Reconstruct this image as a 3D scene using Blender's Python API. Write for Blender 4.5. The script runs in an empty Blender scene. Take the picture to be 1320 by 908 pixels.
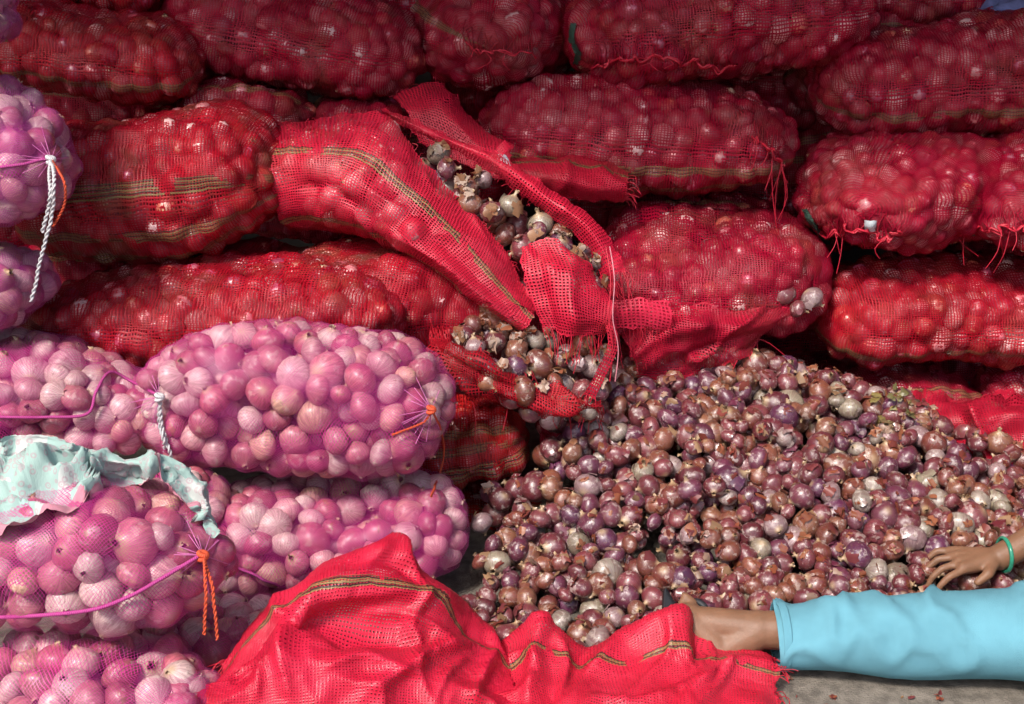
import bpy, math, random
import numpy as np
from mathutils import Vector, Matrix
from mathutils.bvhtree import BVHTree

# ------------------------------------------------------------------ camera, sky, sun, exposure
scene = bpy.context.scene
COL = scene.collection
PITCH = math.radians(20.0)
CAMH = 1.32
FPX = 1593.0                       # focal length in photo pixels (1320 wide)
cam_d = bpy.data.cameras.new('camera')
cam_d.sensor_width = 36.0
cam_d.lens = 36.0 * FPX / 1320.0
cam_d.clip_start = 0.05
cam_d.clip_end = 500.0
cam = bpy.data.objects.new('camera', cam_d)
cam.location = (0, 0, CAMH)
cam.rotation_euler = (math.pi / 2 - PITCH, 0, 0)
COL.objects.link(cam)
scene.camera = cam

ROOF_Y = 1.68
SUN_EL, SUN_AZ = math.radians(52.0), math.radians(213.0)   # azimuth clockwise from +y: behind the camera, to its left
world = bpy.data.worlds.new('World')
scene.world = world
world.use_nodes = True
wn = world.node_tree
sky = wn.nodes.new('ShaderNodeTexSky')
sky.sky_type = 'NISHITA'
sky.sun_disc = False
sky.sun_elevation = SUN_EL
sky.sun_rotation = SUN_AZ
sky.dust_density = 3.0
bgn = wn.nodes['Background']
bgn.inputs[1].default_value = 0.15
wn.links.new(sky.outputs[0], bgn.inputs[0])
sun_d = bpy.data.lights.new('sun', 'SUN')
sun_d.energy = 3.3
sun_d.angle = math.radians(10)
sun_d.color = (1.0, 0.95, 0.88)
sun = bpy.data.objects.new('sun', sun_d)
sdir = Vector((math.sin(SUN_AZ) * math.cos(SUN_EL), math.cos(SUN_AZ) * math.cos(SUN_EL), math.sin(SUN_EL)))
sun.rotation_euler = sdir.to_track_quat('Z', 'Y').to_euler()
COL.objects.link(sun)
vs = scene.view_settings
vs.view_transform = 'Standard'
vs.look = 'None'
vs.gamma = 1.0
vs.use_curve_mapping = False
vs.exposure = 0.62
scene.render.engine = 'CYCLES'
cy = scene.cycles
cy.transparent_max_bounces = 8
cy.max_bounces = 5
cy.diffuse_bounces = 3
cy.glossy_bounces = 2
cy.transmission_bounces = 3
cy.use_denoising = True
cy.sample_clamp_indirect = 6.0
cy.use_adaptive_sampling = True
cy.adaptive_threshold = 0.03

# ------------------------------------------------------------------ helpers
RNG = np.random.default_rng(7)
random.seed(7)
CP, SP = math.cos(PITCH), math.sin(PITCH)
CAMP = np.array([0, 0, CAMH])


def W(px, py, y):
    """photo pixel + depth y (metres in front of the camera, along the ground) -> world point"""
    dx = px - 660.0
    uy = 454.0 - py
    d = np.array([dx, FPX * CP + uy * SP, -FPX * SP + uy * CP])
    return CAMP + d * (y / d[1])


def WZ(px, py, z):
    dx = px - 660.0
    uy = 454.0 - py
    d = np.array([dx, FPX * CP + uy * SP, -FPX * SP + uy * CP])
    return CAMP + d * ((z - CAMH) / d[2])


def proj(P):
    P = np.atleast_2d(P) - CAMP
    dep = P[:, 1] * CP - P[:, 2] * SP
    up = P[:, 1] * SP + P[:, 2] * CP
    return 660 + FPX * P[:, 0] / dep, 454 - FPX * up / dep, dep


def wob(P, scale, seed, octaves=3):
    """smooth pseudo noise in about -1..1 (sums of warped sines)"""
    r = np.random.default_rng(seed)
    P = np.asarray(P, float) * scale
    out = np.zeros(P.shape[:-1])
    amp, tot = 1.0, 0.0
    for o in range(octaves):
        for k in range(3):
            d = r.normal(size=P.shape[-1]); d /= np.linalg.norm(d)
            d2 = r.normal(size=P.shape[-1])
            ph = r.uniform(0, 6.28, 2)
            out += amp * np.sin(P @ d * 2 ** o * 2.2 + ph[0] + 1.3 * np.sin(P @ d2 * 2 ** o * 1.1 + ph[1])) / 1.7
        tot += amp
        amp *= 0.5
    return out / tot


def tag(o, label=None, cat=None, group=None, kind=None):
    if label: o['label'] = label
    if cat: o['category'] = cat
    if group: o['group'] = group
    if kind: o['kind'] = kind
    return o


def empty(name, loc, label=None, cat=None, group=None):
    o = bpy.data.objects.new(name, None)
    o.empty_display_size = 0.1
    o.location = [float(c) for c in loc]
    COL.objects.link(o)
    return tag(o, label, cat, group)


def link(name, me, mat=None, parent=None):
    if mat and not me.materials:
        me.materials.append(mat)
    o = bpy.data.objects.new(name, me)
    COL.objects.link(o)
    if parent is not None:
        o.parent = parent
        o.matrix_parent_inverse = Matrix.Translation(-parent.location) if parent.type == 'EMPTY' else parent.matrix_world.inverted()
    return o


def mesh(name, V, F, attrs=None, smooth=True):
    """V (n,3); F (m,4) or (m,3) int array; attrs name -> (n,2|3|4)"""
    me = bpy.data.meshes.new(name)
    V = np.asarray(V, np.float32)
    F = np.asarray(F, np.int32)
    m, k = F.shape
    me.vertices.add(len(V)); me.vertices.foreach_set('co', V.ravel())
    me.loops.add(m * k); me.loops.foreach_set('vertex_index', F.ravel())
    me.polygons.add(m)
    me.polygons.foreach_set('loop_start', np.arange(0, m * k, k, dtype=np.int32))
    me.polygons.foreach_set('use_smooth', np.full(m, smooth))
    for nme, a in (attrs or {}).items():
        a = np.asarray(a, np.float32)
        if a.shape[1] == 2: a = np.hstack([a, np.zeros((len(a), 1), np.float32)])
        if a.shape[1] == 3:
            at = me.attributes.new(nme, 'FLOAT_VECTOR', 'POINT'); at.data.foreach_set('vector', a.ravel())
        else:
            at = me.attributes.new(nme, 'FLOAT_COLOR', 'POINT'); at.data.foreach_set('color', a.ravel())
    me.update(calc_edges=True)
    return me


def grid_faces(nu, nv):
    i, j = np.meshgrid(np.arange(nu - 1), np.arange(nv - 1), indexing='ij')
    a = (i * nv + j).ravel()
    return np.stack([a, a + nv, a + nv + 1, a + 1], 1)


def grid_normals(G):
    du = np.gradient(G, axis=0); dv = np.gradient(G, axis=1)
    n = np.cross(du, dv)
    return n / np.maximum(np.linalg.norm(n, axis=2, keepdims=True), 1e-9)


def sample_grid(G, N, count, rng):
    a, b, c, d = G[:-1, :-1], G[1:, :-1], G[1:, 1:], G[:-1, 1:]
    ar = np.linalg.norm(np.cross(c - a, d - b), axis=2) / 2
    area = ar.sum()
    p = (ar / area).ravel()
    idx = rng.choice(len(p), count, p=p)
    i, j = np.unravel_index(idx, ar.shape)
    s, t = rng.random(count)[:, None], rng.random(count)[:, None]

    def bil(X):
        return X[i, j] * (1 - s) * (1 - t) + X[i + 1, j] * s * (1 - t) + X[i + 1, j + 1] * s * t + X[i, j + 1] * (1 - s) * t
    P = bil(G); M = bil(N)
    M /= np.maximum(np.linalg.norm(M, axis=1, keepdims=True), 1e-9)
    return P, M, area


def pack(P, M, area, rmean, rvar, inset, dens, rng, iters=22, jit=0.0):
    """spread onions over a sampled surface, pushed apart until they touch; returns centres, radii, normals"""
    n = max(3, int(area * dens / (math.pi * rmean ** 2)))
    n = min(n, len(P))
    Q = (P - M * (inset * rmean)).astype(np.float32)
    r = np.clip(rng.normal(rmean, rvar, n), rmean * 0.68, rmean * 1.45).astype(np.float32)
    X = Q[rng.choice(len(Q), n, replace=False)].copy()
    Q2 = (Q ** 2).sum(1)
    near = None
    for it in range(iters):
        D = X[:, None] - X[None]
        d = np.sqrt((D ** 2).sum(2)) + 1e-6
        np.fill_diagonal(d, 9)
        tgt = (r[:, None] + r[None]) * 0.97
        ov = np.clip(tgt - d, 0, None)
        X = X + (D * (ov / d * 0.42)[:, :, None]).sum(1)
        near = np.argmin(Q2[None] - 2 * X @ Q.T, axis=1)
        X = Q[near] * 0.85 + X * 0.15 if it < iters - 1 else Q[near].copy()
    nm = M[near]
    X = X + nm * (rmean - r)[:, None]
    if jit:
        X = X + nm * rng.normal(0, jit, (n, 1)).astype(np.float32)
    return X, r, nm


def cat_rom(C, n):
    """Catmull-Rom through the points C (k,d) along axis 0, n samples"""
    C = np.asarray(C, float)
    k = len(C)
    t = np.linspace(0, k - 1 - 1e-9, n)
    i = t.astype(int); f = (t - i)
    sh = (n,) + (1,) * (C.ndim - 1)
    f = f.reshape(sh)
    g = lambda q: C[np.clip(q, 0, k - 1)]
    p0, p1, p2, p3 = g(i - 1), g(i), g(i + 1), g(i + 2)
    return 0.5 * (2 * p1 + (p2 - p0) * f + (2 * p0 - 5 * p1 + 4 * p2 - p3) * f ** 2 + (3 * p1 - p0 - 3 * p2 + p3) * f ** 3)


def tube(name, path, rad, mat, parent=None, seg=6, n=None, taper=False):
    path = np.asarray(path, float)
    n = n or max(8, len(path) * 6)
    C = cat_rom(path, n)
    T = np.gradient(C, axis=0); T /= np.linalg.norm(T, axis=1, keepdims=True)
    ref = np.array([0.3, -0.9, 0.31])
    A = np.cross(T, ref); A /= np.maximum(np.linalg.norm(A, axis=1, keepdims=True), 1e-6)
    B = np.cross(T, A)
    th = np.linspace(0, 2 * math.pi, seg, endpoint=False)
    rr = np.full(n, rad) if not taper else rad * np.linspace(1, 0.35, n)
    V = C[:, None] + (A[:, None] * np.cos(th)[None, :, None] + B[:, None] * np.sin(th)[None, :, None]) * rr[:, None, None]
    i, j = np.meshgrid(np.arange(n - 1), np.arange(seg), indexing='ij')
    j2 = (j + 1) % seg
    F = np.stack([(i * seg + j), (i * seg + j2), ((i + 1) * seg + j2), ((i + 1) * seg + j)], -1).reshape(-1, 4)
    u = np.concatenate([[0], np.cumsum(np.linalg.norm(np.diff(C, axis=0), axis=1))])
    uv = np.stack([np.repeat(u, seg), np.tile(th / 6.283, n)], 1)
    return link(name, mesh(name, V.reshape(-1, 3), F, {'nuv': uv}), mat, parent)


def cord(name, path, rad, mat, parent=None, n=70, seed=0):
    """two strands twisted together, with a little slack"""
    rng = np.random.default_rng(seed + len(path))
    C = cat_rom(np.asarray(path, float), n)
    C = C + np.stack([wob(C, 30, seed + k, 2) for k in range(3)], 1) * rad * 0.6
    L = np.concatenate([[0], np.cumsum(np.linalg.norm(np.diff(C, axis=0), axis=1))])
    T = np.gradient(C, axis=0); T /= np.linalg.norm(T, axis=1, keepdims=True)
    A = np.cross(T, [0.3, -0.9, 0.31]); A /= np.linalg.norm(A, axis=1, keepdims=True) + 1e-9
    B = np.cross(T, A)
    n2 = n * 3
    f = lambda X: np.stack([np.interp(np.linspace(0, L[-1], n2), L, X[:, k]) for k in range(3)], 1)
    C, A, B = f(C), f(A), f(B)
    ph = np.linspace(0, L[-1], n2) / (rad * 7) * 6.283
    Vs, Fs, Us = [], [], []
    for s_ in (0, math.pi):
        P = C + (A * np.cos(ph + s_)[:, None] + B * np.sin(ph + s_)[:, None]) * rad * 0.55
        th = np.linspace(0, 6.283, 6, endpoint=False)
        V = P[:, None] + (A[:, None] * np.cos(th)[None, :, None] + B[:, None] * np.sin(th)[None, :, None]) * rad * 0.62
        i, j = np.meshgrid(np.arange(n2 - 1), np.arange(6), indexing='ij'); j2 = (j + 1) % 6
        Fs.append(np.stack([i * 6 + j, i * 6 + j2, (i + 1) * 6 + j2, (i + 1) * 6 + j], -1).reshape(-1, 4) + len(Vs) * n2 * 6)
        Vs.append(V.reshape(-1, 3)); Us.append(np.stack([np.repeat(np.linspace(0, L[-1], n2), 6), np.tile(th / 6.283, n2)], 1))
    return link(name, mesh(name, np.vstack(Vs), np.vstack(Fs), {'nuv': np.vstack(Us)}), mat, parent)


def threads(name, paths, rad, mat, parent=None, seg=3):
    """a tuft of loose threads of one part, joined"""
    Vs, Fs, Us, off = [], [], [], 0
    for p in paths:
        C = cat_rom(p, 7); n = 7
        T = np.gradient(C, axis=0); T /= np.linalg.norm(T, axis=1, keepdims=True) + 1e-9
        A = np.cross(T, [0.2, -0.9, 0.35]); A /= np.linalg.norm(A, axis=1, keepdims=True) + 1e-9
        B = np.cross(T, A)
        th = np.linspace(0, 6.283, seg, endpoint=False)
        V = C[:, None] + (A[:, None] * np.cos(th)[None, :, None] + B[:, None] * np.sin(th)[None, :, None]) * rad
        i, j = np.meshgrid(np.arange(n - 1), np.arange(seg), indexing='ij')
        j2 = (j + 1) % seg
        Fs.append(np.stack([(i * seg + j), (i * seg + j2), ((i + 1) * seg + j2), ((i + 1) * seg + j)], -1).reshape(-1, 4) + off)
        Vs.append(V.reshape(-1, 3)); off += n * seg
        Us.append(np.zeros((n * seg, 2)))
    return tag(link(name, mesh(name, np.vstack(Vs), np.vstack(Fs), {'nuv': np.vstack(Us)}), mat, parent), kind='stuff')


# ------------------------------------------------------------------ materials
def newmat(name):
    m = bpy.data.materials.new(name)
    m.use_nodes = True
    nt = m.node_tree
    for n in list(nt.nodes): nt.nodes.remove(n)
    out = nt.nodes.new('ShaderNodeOutputMaterial')
    return m, nt, out


class NB:
    """small node builder"""
    def __init__(s, nt): s.nt = nt; s.L = nt.links.new
    def n(s, t, **k):
        x = s.nt.nodes.new(t)
        for a, b in k.items(): setattr(x, a, b)
        return x
    def put(s, sock, v):
        if isinstance(v, (int, float)): sock.default_value = v
        elif isinstance(v, (tuple, list)): sock.default_value = tuple(v) if len(v) == len(sock.default_value) else tuple(v) + (1.0,)
        else: s.L(v, sock)
    def math(s, op, a, b=None, c=None, clamp=False):
        x = s.n('ShaderNodeMath', operation=op, use_clamp=clamp)
        s.put(x.inputs[0], a)
        if b is not None: s.put(x.inputs[1], b)
        if c is not None: s.put(x.inputs[2], c)
        return x.outputs[0]
    def vmath(s, op, a, b=None):
        x = s.n('ShaderNodeVectorMath', operation=op)
        s.put(x.inputs[0], a)
        if b is not None: s.put(x.inputs[3 if op == 'SCALE' else 1], b)
        return x.outputs[0]
    def noise(s, vec, scale, detail=2.0, rough=0.5, out=0):
        x = s.n('ShaderNodeTexNoise')
        if vec is not None: s.L(vec, x.inputs['Vector'])
        x.inputs['Scale'].default_value = scale; x.inputs['Detail'].default_value = detail; x.inputs['Roughness'].default_value = rough
        return x.outputs[out]
    def ramp(s, v, a, b, lo=0.0, hi=1.0):
        x = s.n('ShaderNodeMapRange', interpolation_type='SMOOTHSTEP')
        s.put(x.inputs[0], v)
        x.inputs[1].default_value = a; x.inputs[2].default_value = b; x.inputs[3].default_value = lo; x.inputs[4].default_value = hi
        return x.outputs[0]
    def mix(s, f, a, b, blend='MIX'):
        x = s.n('ShaderNodeMix', data_type='RGBA', blend_type=blend)
        s.put(x.inputs[0], f); s.put(x.inputs[6], a); s.put(x.inputs[7], b)
        return x.outputs[2]
    def attr(s, name, out='Vector'):
        return s.n('ShaderNodeAttribute', attribute_name=name).outputs[out]
    def sep(s, v):
        x = s.n('ShaderNodeSeparateXYZ'); s.L(v, x.inputs[0]); return x.outputs
    def comb(s, x, y, z):
        c = s.n('ShaderNodeCombineXYZ')
        for q, v in zip(c.inputs, (x, y, z)): s.put(q, v)
        return c.outputs[0]


def net_mat(name, red, red2, bands=(), pitch=0.0055, cover=0.42, grime=0.25, band_hw=0.016, gold=0.5, seed=0.0, spec=0.22):
    """woven leno net: real threads in a procedural weave, open between them"""
    m, nt, out = newmat(name)
    b = NB(nt)
    uv = b.attr('nuv')
    geo = b.n('ShaderNodeNewGeometry')
    pos = geo.outputs['Position']
    nz = b.noise(uv, 9.0 + seed, 3, 0.6, out=1)
    nx, ny, nzz = b.sep(nz)
    cn = b.noise(pos, 7.0, 4, 0.65, out=1)
    c0, c1, c2 = b.sep(cn)
    u, v, _ = b.sep(b.vmath('ADD', uv, b.vmath('SCALE', b.vmath('SUBTRACT', nz, (0.5, 0.5, 0.5)), 0.017)))
    wid = b.math('MULTIPLY_ADD', c2, 0.6, cover - 0.30)
    tv = b.math('DIVIDE', b.math('PINGPONG', v, pitch * 0.5), pitch * 0.5)
    tu = b.math('DIVIDE', b.math('PINGPONG', u, pitch * 0.62), pitch * 0.62)
    warp = b.math('LESS_THAN', tv, wid)
    weft = b.math('LESS_THAN', tu, b.math('MULTIPLY', wid, 0.85))
    # dark and golden warp stripes
    bm = None
    for vb in bands:
        q = b.math('LESS_THAN', b.math('ABSOLUTE', b.math('SUBTRACT', v, vb)), band_hw)
        bm = q if bm is None else b.math('MAXIMUM', bm, q)
    col = b.mix(b.ramp(c0, 0.35, 0.65), red, red2)
    g = b.math('MULTIPLY', b.ramp(c1, 0.50, 0.68), grime)
    col = b.mix(g, col, (0.16, 0.085, 0.05, 1))
    if bm is not None:
        alt = b.math('LESS_THAN', b.math('PINGPONG', b.math('ADD', v, 0.0017), pitch), pitch * 0.55)
        gcol = b.mix(alt, (0.07, 0.025, 0.022, 1), (0.5 * gold + 0.05, 0.33 * gold + 0.03, 0.12 * gold + 0.02, 1))
        bm = b.math('MULTIPLY', bm, b.math('GREATER_THAN', nx, 0.40))
        warp = b.math('MAXIMUM', warp, b.math('MULTIPLY', bm, b.math('LESS_THAN', tv, b.math('ADD', wid, 0.08))))
        col = b.mix(b.math('MULTIPLY', bm, b.math('LESS_THAN', tv, b.math('ADD', wid, 0.08))), col, gcol)
    mask = b.math('MAXIMUM', warp, weft)
    p = b.n('ShaderNodeBsdfPrincipled')
    b.put(p.inputs['Base Color'], col)
    p.inputs['Roughness'].default_value = 0.42
    p.inputs['Specular IOR Level'].default_value = spec
    bp = b.n('ShaderNodeBump'); bp.inputs['Strength'].default_value = 0.35; bp.inputs['Distance'].default_value = 0.002
    b.L(b.math('MAXIMUM', b.math('SUBTRACT', 1.0, tv), b.math('SUBTRACT', 1.0, tu)), bp.inputs['Height'])
    b.L(bp.outputs[0], p.inputs['Normal'])
    tl = b.n('ShaderNodeBsdfTranslucent'); b.put(tl.inputs[0], col)
    mx = b.n('ShaderNodeMixShader'); mx.inputs[0].default_value = 0.28
    b.L(p.outputs[0], mx.inputs[1]); b.L(tl.outputs[0], mx.inputs[2])
    tr = b.n('ShaderNodeBsdfTransparent')
    fin = b.n('ShaderNodeMixShader')
    b.L(mask, fin.inputs[0]); b.L(tr.outputs[0], fin.inputs[1]); b.L(mx.outputs[0], fin.inputs[2])
    b.L(fin.outputs[0], out.inputs[0])
    return m


def pink_net(name, c1, c2, cover=0.27, pitch=0.006):
    m, nt, out = newmat(name)
    b = NB(nt)
    uv = b.attr('nuv')
    pos = b.n('ShaderNodeNewGeometry').outputs['Position']
    d = b.vmath('SCALE', b.vmath('SUBTRACT', b.noise(uv, 14.0, 2, out=1), (0.5, 0.5, 0.5)), 0.02)
    u, v, _ = b.sep(b.vmath('ADD', uv, d))
    # knitted diagonal net
    s1 = b.math('ADD', u, v); s2 = b.math('SUBTRACT', u, v)
    wid = b.math('MULTIPLY_ADD', b.noise(pos, 10.0, 2), 0.42, cover - 0.21)
    t1 = b.math('DIVIDE', b.math('PINGPONG', s1, pitch * 0.5), pitch * 0.5)
    t2 = b.math('DIVIDE', b.math('PINGPONG', s2, pitch * 0.5), pitch * 0.5)
    mask = b.math('MAXIMUM', b.math('LESS_THAN', t1, wid), b.math('LESS_THAN', t2, wid))
    col = b.mix(b.ramp(wid, 0.0, 0.3), c1, c2)
    p = b.n('ShaderNodeBsdfPrincipled')
    b.put(p.inputs['Base Color'], col)
    p.inputs['Roughness'].default_value = 0.4
    p.inputs['Sheen Weight'].default_value = 0.15
    b.put(p.inputs['Sheen Tint'], (1.0, 0.5, 0.85, 1))
    tl = b.n('ShaderNodeBsdfTranslucent'); b.put(tl.inputs[0], col)
    mx = b.n('ShaderNodeMixShader'); mx.inputs[0].default_value = 0.15
    b.L(p.outputs[0], mx.inputs[1]); b.L(tl.outputs[0], mx.inputs[2])
    tr = b.n('ShaderNodeBsdfTransparent')
    fin = b.n('ShaderNodeMixShader')
    b.L(mask, fin.inputs[0]); b.L(tr.outputs[0], fin.inputs[1]); b.L(mx.outputs[0], fin.inputs[2])
    b.L(fin.outputs[0], out.inputs[0])
    return m


def onion_mat(name, rough=0.34, dirt=0.5, pale=0.5, spec=0.55, liney=0.3, coat=0.12):
    m, nt, out = newmat(name)
    b = NB(nt)
    lp = b.attr('lp'); sd = b.attr('seed'); tint = b.attr('tint', 'Color')
    x, y, z = b.sep(lp)
    nrm = b.vmath('NORMALIZE', b.comb(x, y, 0.0))
    cx, cyy, _ = b.sep(nrm)
    mer = b.vmath('ADD', b.comb(b.math('MULTIPLY', cx, 3.0), b.math('MULTIPLY', cyy, 3.0), b.math('MULTIPLY', z, 0.5)), sd)
    streak = b.noise(mer, 2.6, 3, 0.6)
    lines = b.noise(mer, 9.0, 2, 0.5)
    blob = b.noise(b.vmath('ADD', lp, sd), 1.9, 4, 0.65)
    blob2 = b.noise(b.vmath('ADD', b.vmath('SCALE', lp, 1.7), sd), 2.6, 4, 0.7)
    col = b.mix(b.ramp(streak, 0.3, 0.7), b.mix(0.55, tint, (0.10, 0.012, 0.03, 1)), tint)
    col = b.mix(b.math('MULTIPLY', b.ramp(lines, 0.55, 0.75), liney), col, b.mix(0.5, tint, (0.75, 0.5, 0.5, 1)))
    # bare silvery or papery patches where the outer skin came off
    col = b.mix(b.math('MULTIPLY', b.ramp(blob, 0.56, 0.62), pale), col, b.mix(0.4, (0.50, 0.41, 0.37, 1), tint))
    # earth and sooty mould
    col = b.mix(b.math('MULTIPLY', b.ramp(blob2, 0.56, 0.7), dirt), col, (0.14, 0.085, 0.045, 1))
    ends = b.ramp(b.math('ABSOLUTE', z), 0.72, 0.95)
    col = b.mix(b.math('MULTIPLY', ends, 0.75), col, (0.42, 0.29, 0.16, 1))
    p = b.n('ShaderNodeBsdfPrincipled')
    b.put(p.inputs['Base Color'], col)
    b.put(p.inputs['Roughness'], b.math('MULTIPLY_ADD', blob2, 0.35, rough - 0.15))
    p.inputs['Specular IOR Level'].default_value = spec
    p.inputs['Coat Weight'].default_value = coat
    p.inputs['Coat Roughness'].default_value = 0.22
    bp = b.n('ShaderNodeBump'); bp.inputs['Strength'].default_value = 0.35; bp.inputs['Distance'].default_value = 0.003
    b.L(b.math('ADD', b.math('MULTIPLY', lines, 0.5), b.ramp(blob, 0.55, 0.6)), bp.inputs['Height'])
    b.L(bp.outputs[0], p.inputs['Normal'])
    b.L(p.outputs[0], out.inputs[0])
    return m


def skin_mat():
    m, nt, out = newmat('onion_skin_paper')
    b = NB(nt)
    tint = b.attr('tint', 'Color')
    pos = b.n('ShaderNodeNewGeometry').outputs['Position']
    col = b.mix(b.math('MULTIPLY', b.noise(pos, 90.0, 2), 0.5), tint, b.mix(0.5, tint, (0.08, 0.03, 0.02, 1)))
    p = b.n('ShaderNodeBsdfPrincipled'); b.put(p.inputs['Base Color'], col); p.inputs['Roughness'].default_value = 0.42
    tl = b.n('ShaderNodeBsdfTranslucent'); b.put(tl.inputs[0], col)
    mx = b.n('ShaderNodeMixShader'); mx.inputs[0].default_value = 0.35
    b.L(p.outputs[0], mx.inputs[1]); b.L(tl.outputs[0], mx.inputs[2]); b.L(mx.outputs[0], out.inputs[0])
    return m


def plain(name, col, rough=0.6, var=0.25, scale=40.0, bump=0.0, spec=0.4, sss=0.0, bscale=None):
    m, nt, out = newmat(name)
    b = NB(nt)
    pos = b.n('ShaderNodeNewGeometry').outputs['Position']
    nz = b.noise(pos, scale, 4, 0.6)
    c = b.mix(b.math('MULTIPLY', b.ramp(nz, 0.3, 0.7), var), col, (col[0] * 0.35, col[1] * 0.35, col[2] * 0.35, 1))
    p = b.n('ShaderNodeBsdfPrincipled'); b.put(p.inputs['Base Color'], c)
    p.inputs['Roughness'].default_value = rough; p.inputs['Specular IOR Level'].default_value = spec
    if sss: p.inputs['Subsurface Weight'].default_value = sss; p.inputs['Subsurface Scale'].default_value = 0.01
    if bump:
        bp = b.n('ShaderNodeBump'); bp.inputs['Strength'].default_value = bump; bp.inputs['Distance'].default_value = 0.004
        b.L(b.noise(pos, bscale or scale * 3, 4, 0.6), bp.inputs['Height']); b.L(bp.outputs[0], p.inputs['Normal'])
    b.L(p.outputs[0], out.inputs[0])
    return m


def cord_mat(name, c1, c2, f=180.0, rough=0.5):
    m, nt, out = newmat(name)
    b = NB(nt)
    u, v, _ = b.sep(b.attr('nuv'))
    s = b.math('PINGPONG', b.math('MULTIPLY_ADD', u, f, b.math('MULTIPLY', v, 2.0)), 0.5)
    p = b.n('ShaderNodeBsdfPrincipled'); b.put(p.inputs['Base Color'], b.mix(b.math('MULTIPLY', s, 2.0), c1, c2)); p.inputs['Roughness'].default_value = rough
    bp = b.n('ShaderNodeBump'); bp.inputs['Strength'].default_value = 0.8; bp.inputs['Distance'].default_value = 0.002
    b.L(s, bp.inputs['Height']); b.L(bp.outputs[0], p.inputs['Normal'])
    b.L(p.outputs[0], out.inputs[0])
    return m


M_ON_HEAP = onion_mat('onion_loose', 0.32, 0.95, 0.7, 0.8, 0.35, 0.12)
M_ON_RED = onion_mat('onion_in_red', 0.29, 0.3, 0.3, 0.7, 0.3, 0.15)
M_ON_PINK = onion_mat('onion_in_pink', 0.36, 0.65, 0.55, 0.55, 0.28)
M_SKIN = skin_mat()
M_THREAD = plain('red_thread', (0.50, 0.013, 0.035, 1), 0.45, 0.5, 90)
M_ORANGE = cord_mat('orange_cord', (0.72, 0.10, 0.03, 1), (0.5, 0.05, 0.02, 1), 460, 0.7)
M_WHITE = cord_mat('white_cord', (0.72, 0.70, 0.70, 1), (0.40, 0.38, 0.40, 1), 460, 0.75)
M_PURPLE = cord_mat('purple_cord', (0.45, 0.05, 0.24, 1), (0.30, 0.025, 0.15, 1), 300, 0.75)

# ------------------------------------------------------------------ onion shapes
PROFILE = np.array([(-0.86, 0.0), (-0.85, 0.13), (-0.74, 0.47), (-0.45, 0.84), (-0.05, 1.0), (0.32, 0.93), (0.58, 0.71), (0.76, 0.44), (0.88, 0.23), (1.02, 0.12), (1.22, 0.14)])
PROFILE_LOW = np.array([(-0.9, 0.05), (-0.72, 0.62), (-0.38, 0.92), (0.0, 1.0), (0.38, 0.92), (0.7, 0.62), (0.9, 0.22), (1.0, 0.08)])


def onion_shape(rng, seg=14, prof=PROFILE, flap=True, neck=(0.7, 1.7)):
    """unit onion: lathed bulb with flattened base, dry neck, slight lumps, sometimes a loose shell of skin"""
    p = prof.copy()
    squash = rng.uniform(0.82, 1.08)
    p[:, 0] *= squash
    k = len(p)
    if len(p) > 8:
        nl = rng.uniform(*neck)
        p[-2, 0] = p[-3, 0] + 0.11 * nl; p[-1, 0] = p[-2, 0] + 0.18 * nl
        p[-1, 1] *= rng.uniform(0.5, 1.5)
    th = np.linspace(0, 2 * math.pi, seg, endpoint=False)
    R = p[:, 1][:, None] * (1 + 0.05 * np.sin(2 * th + rng.uniform(0, 6))[None] + 0.03 * np.sin(3 * th + rng.uniform(0, 6))[None])
    V = np.stack([R * np.cos(th), R * np.sin(th), np.repeat(p[:, 0][:, None], seg, 1)], -1)
    bend = rng.normal(0, 0.16, 2)
    z = V[..., 2]
    tip = np.clip(z - 0.6, 0, None)
    V[..., 0] += bend[0] * tip * 2; V[..., 1] += bend[1] * tip * 2
    V[-1] += rng.normal(0, 0.05, V[-1].shape)
    i, j = np.meshgrid(np.arange(k - 1), np.arange(seg), indexing='ij'); j2 = (j + 1) % seg
    F = np.stack([i * seg + j, i * seg + j2, (i + 1) * seg + j2, (i + 1) * seg + j], -1).reshape(-1, 4)
    V = V.reshape(-1, 3)
    LP = V.copy()
    if flap:
        for q in range(rng.integers(0, 3)):
            a0 = rng.uniform(0, 6.28); aw = rng.uniform(0.5, 1.1)
            e0 = rng.uniform(-0.5, 0.3); ew = rng.uniform(0.5, 0.9)
            nu, nv = 5, 5
            A, E = np.meshgrid(np.linspace(a0, a0 + aw, nu), np.linspace(e0, e0 + ew, nv), indexing='ij')
            A = A + rng.normal(0, 0.05, A.shape); E = E + rng.normal(0, 0.06, E.shape)
            edge = np.linspace(0, 1, nu)[:, None] ** 2
            rr = 1.03 + 0.30 * edge * rng.uniform(0.4, 1) + rng.normal(0, 0.015, A.shape)
            fv = np.stack([rr * np.cos(E) * np.cos(A), rr * np.cos(E) * np.sin(A), rr * np.sin(E) * squash * 0.93], -1).reshape(-1, 3)
            F = np.vstack([F, grid_faces(nu, nv) + len(V)])
            V = np.vstack([V, fv]); LP = np.vstack([LP, fv * 0.6 + np.array([3.1, 2.2, 0.0])])
    return V, F, LP


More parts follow.
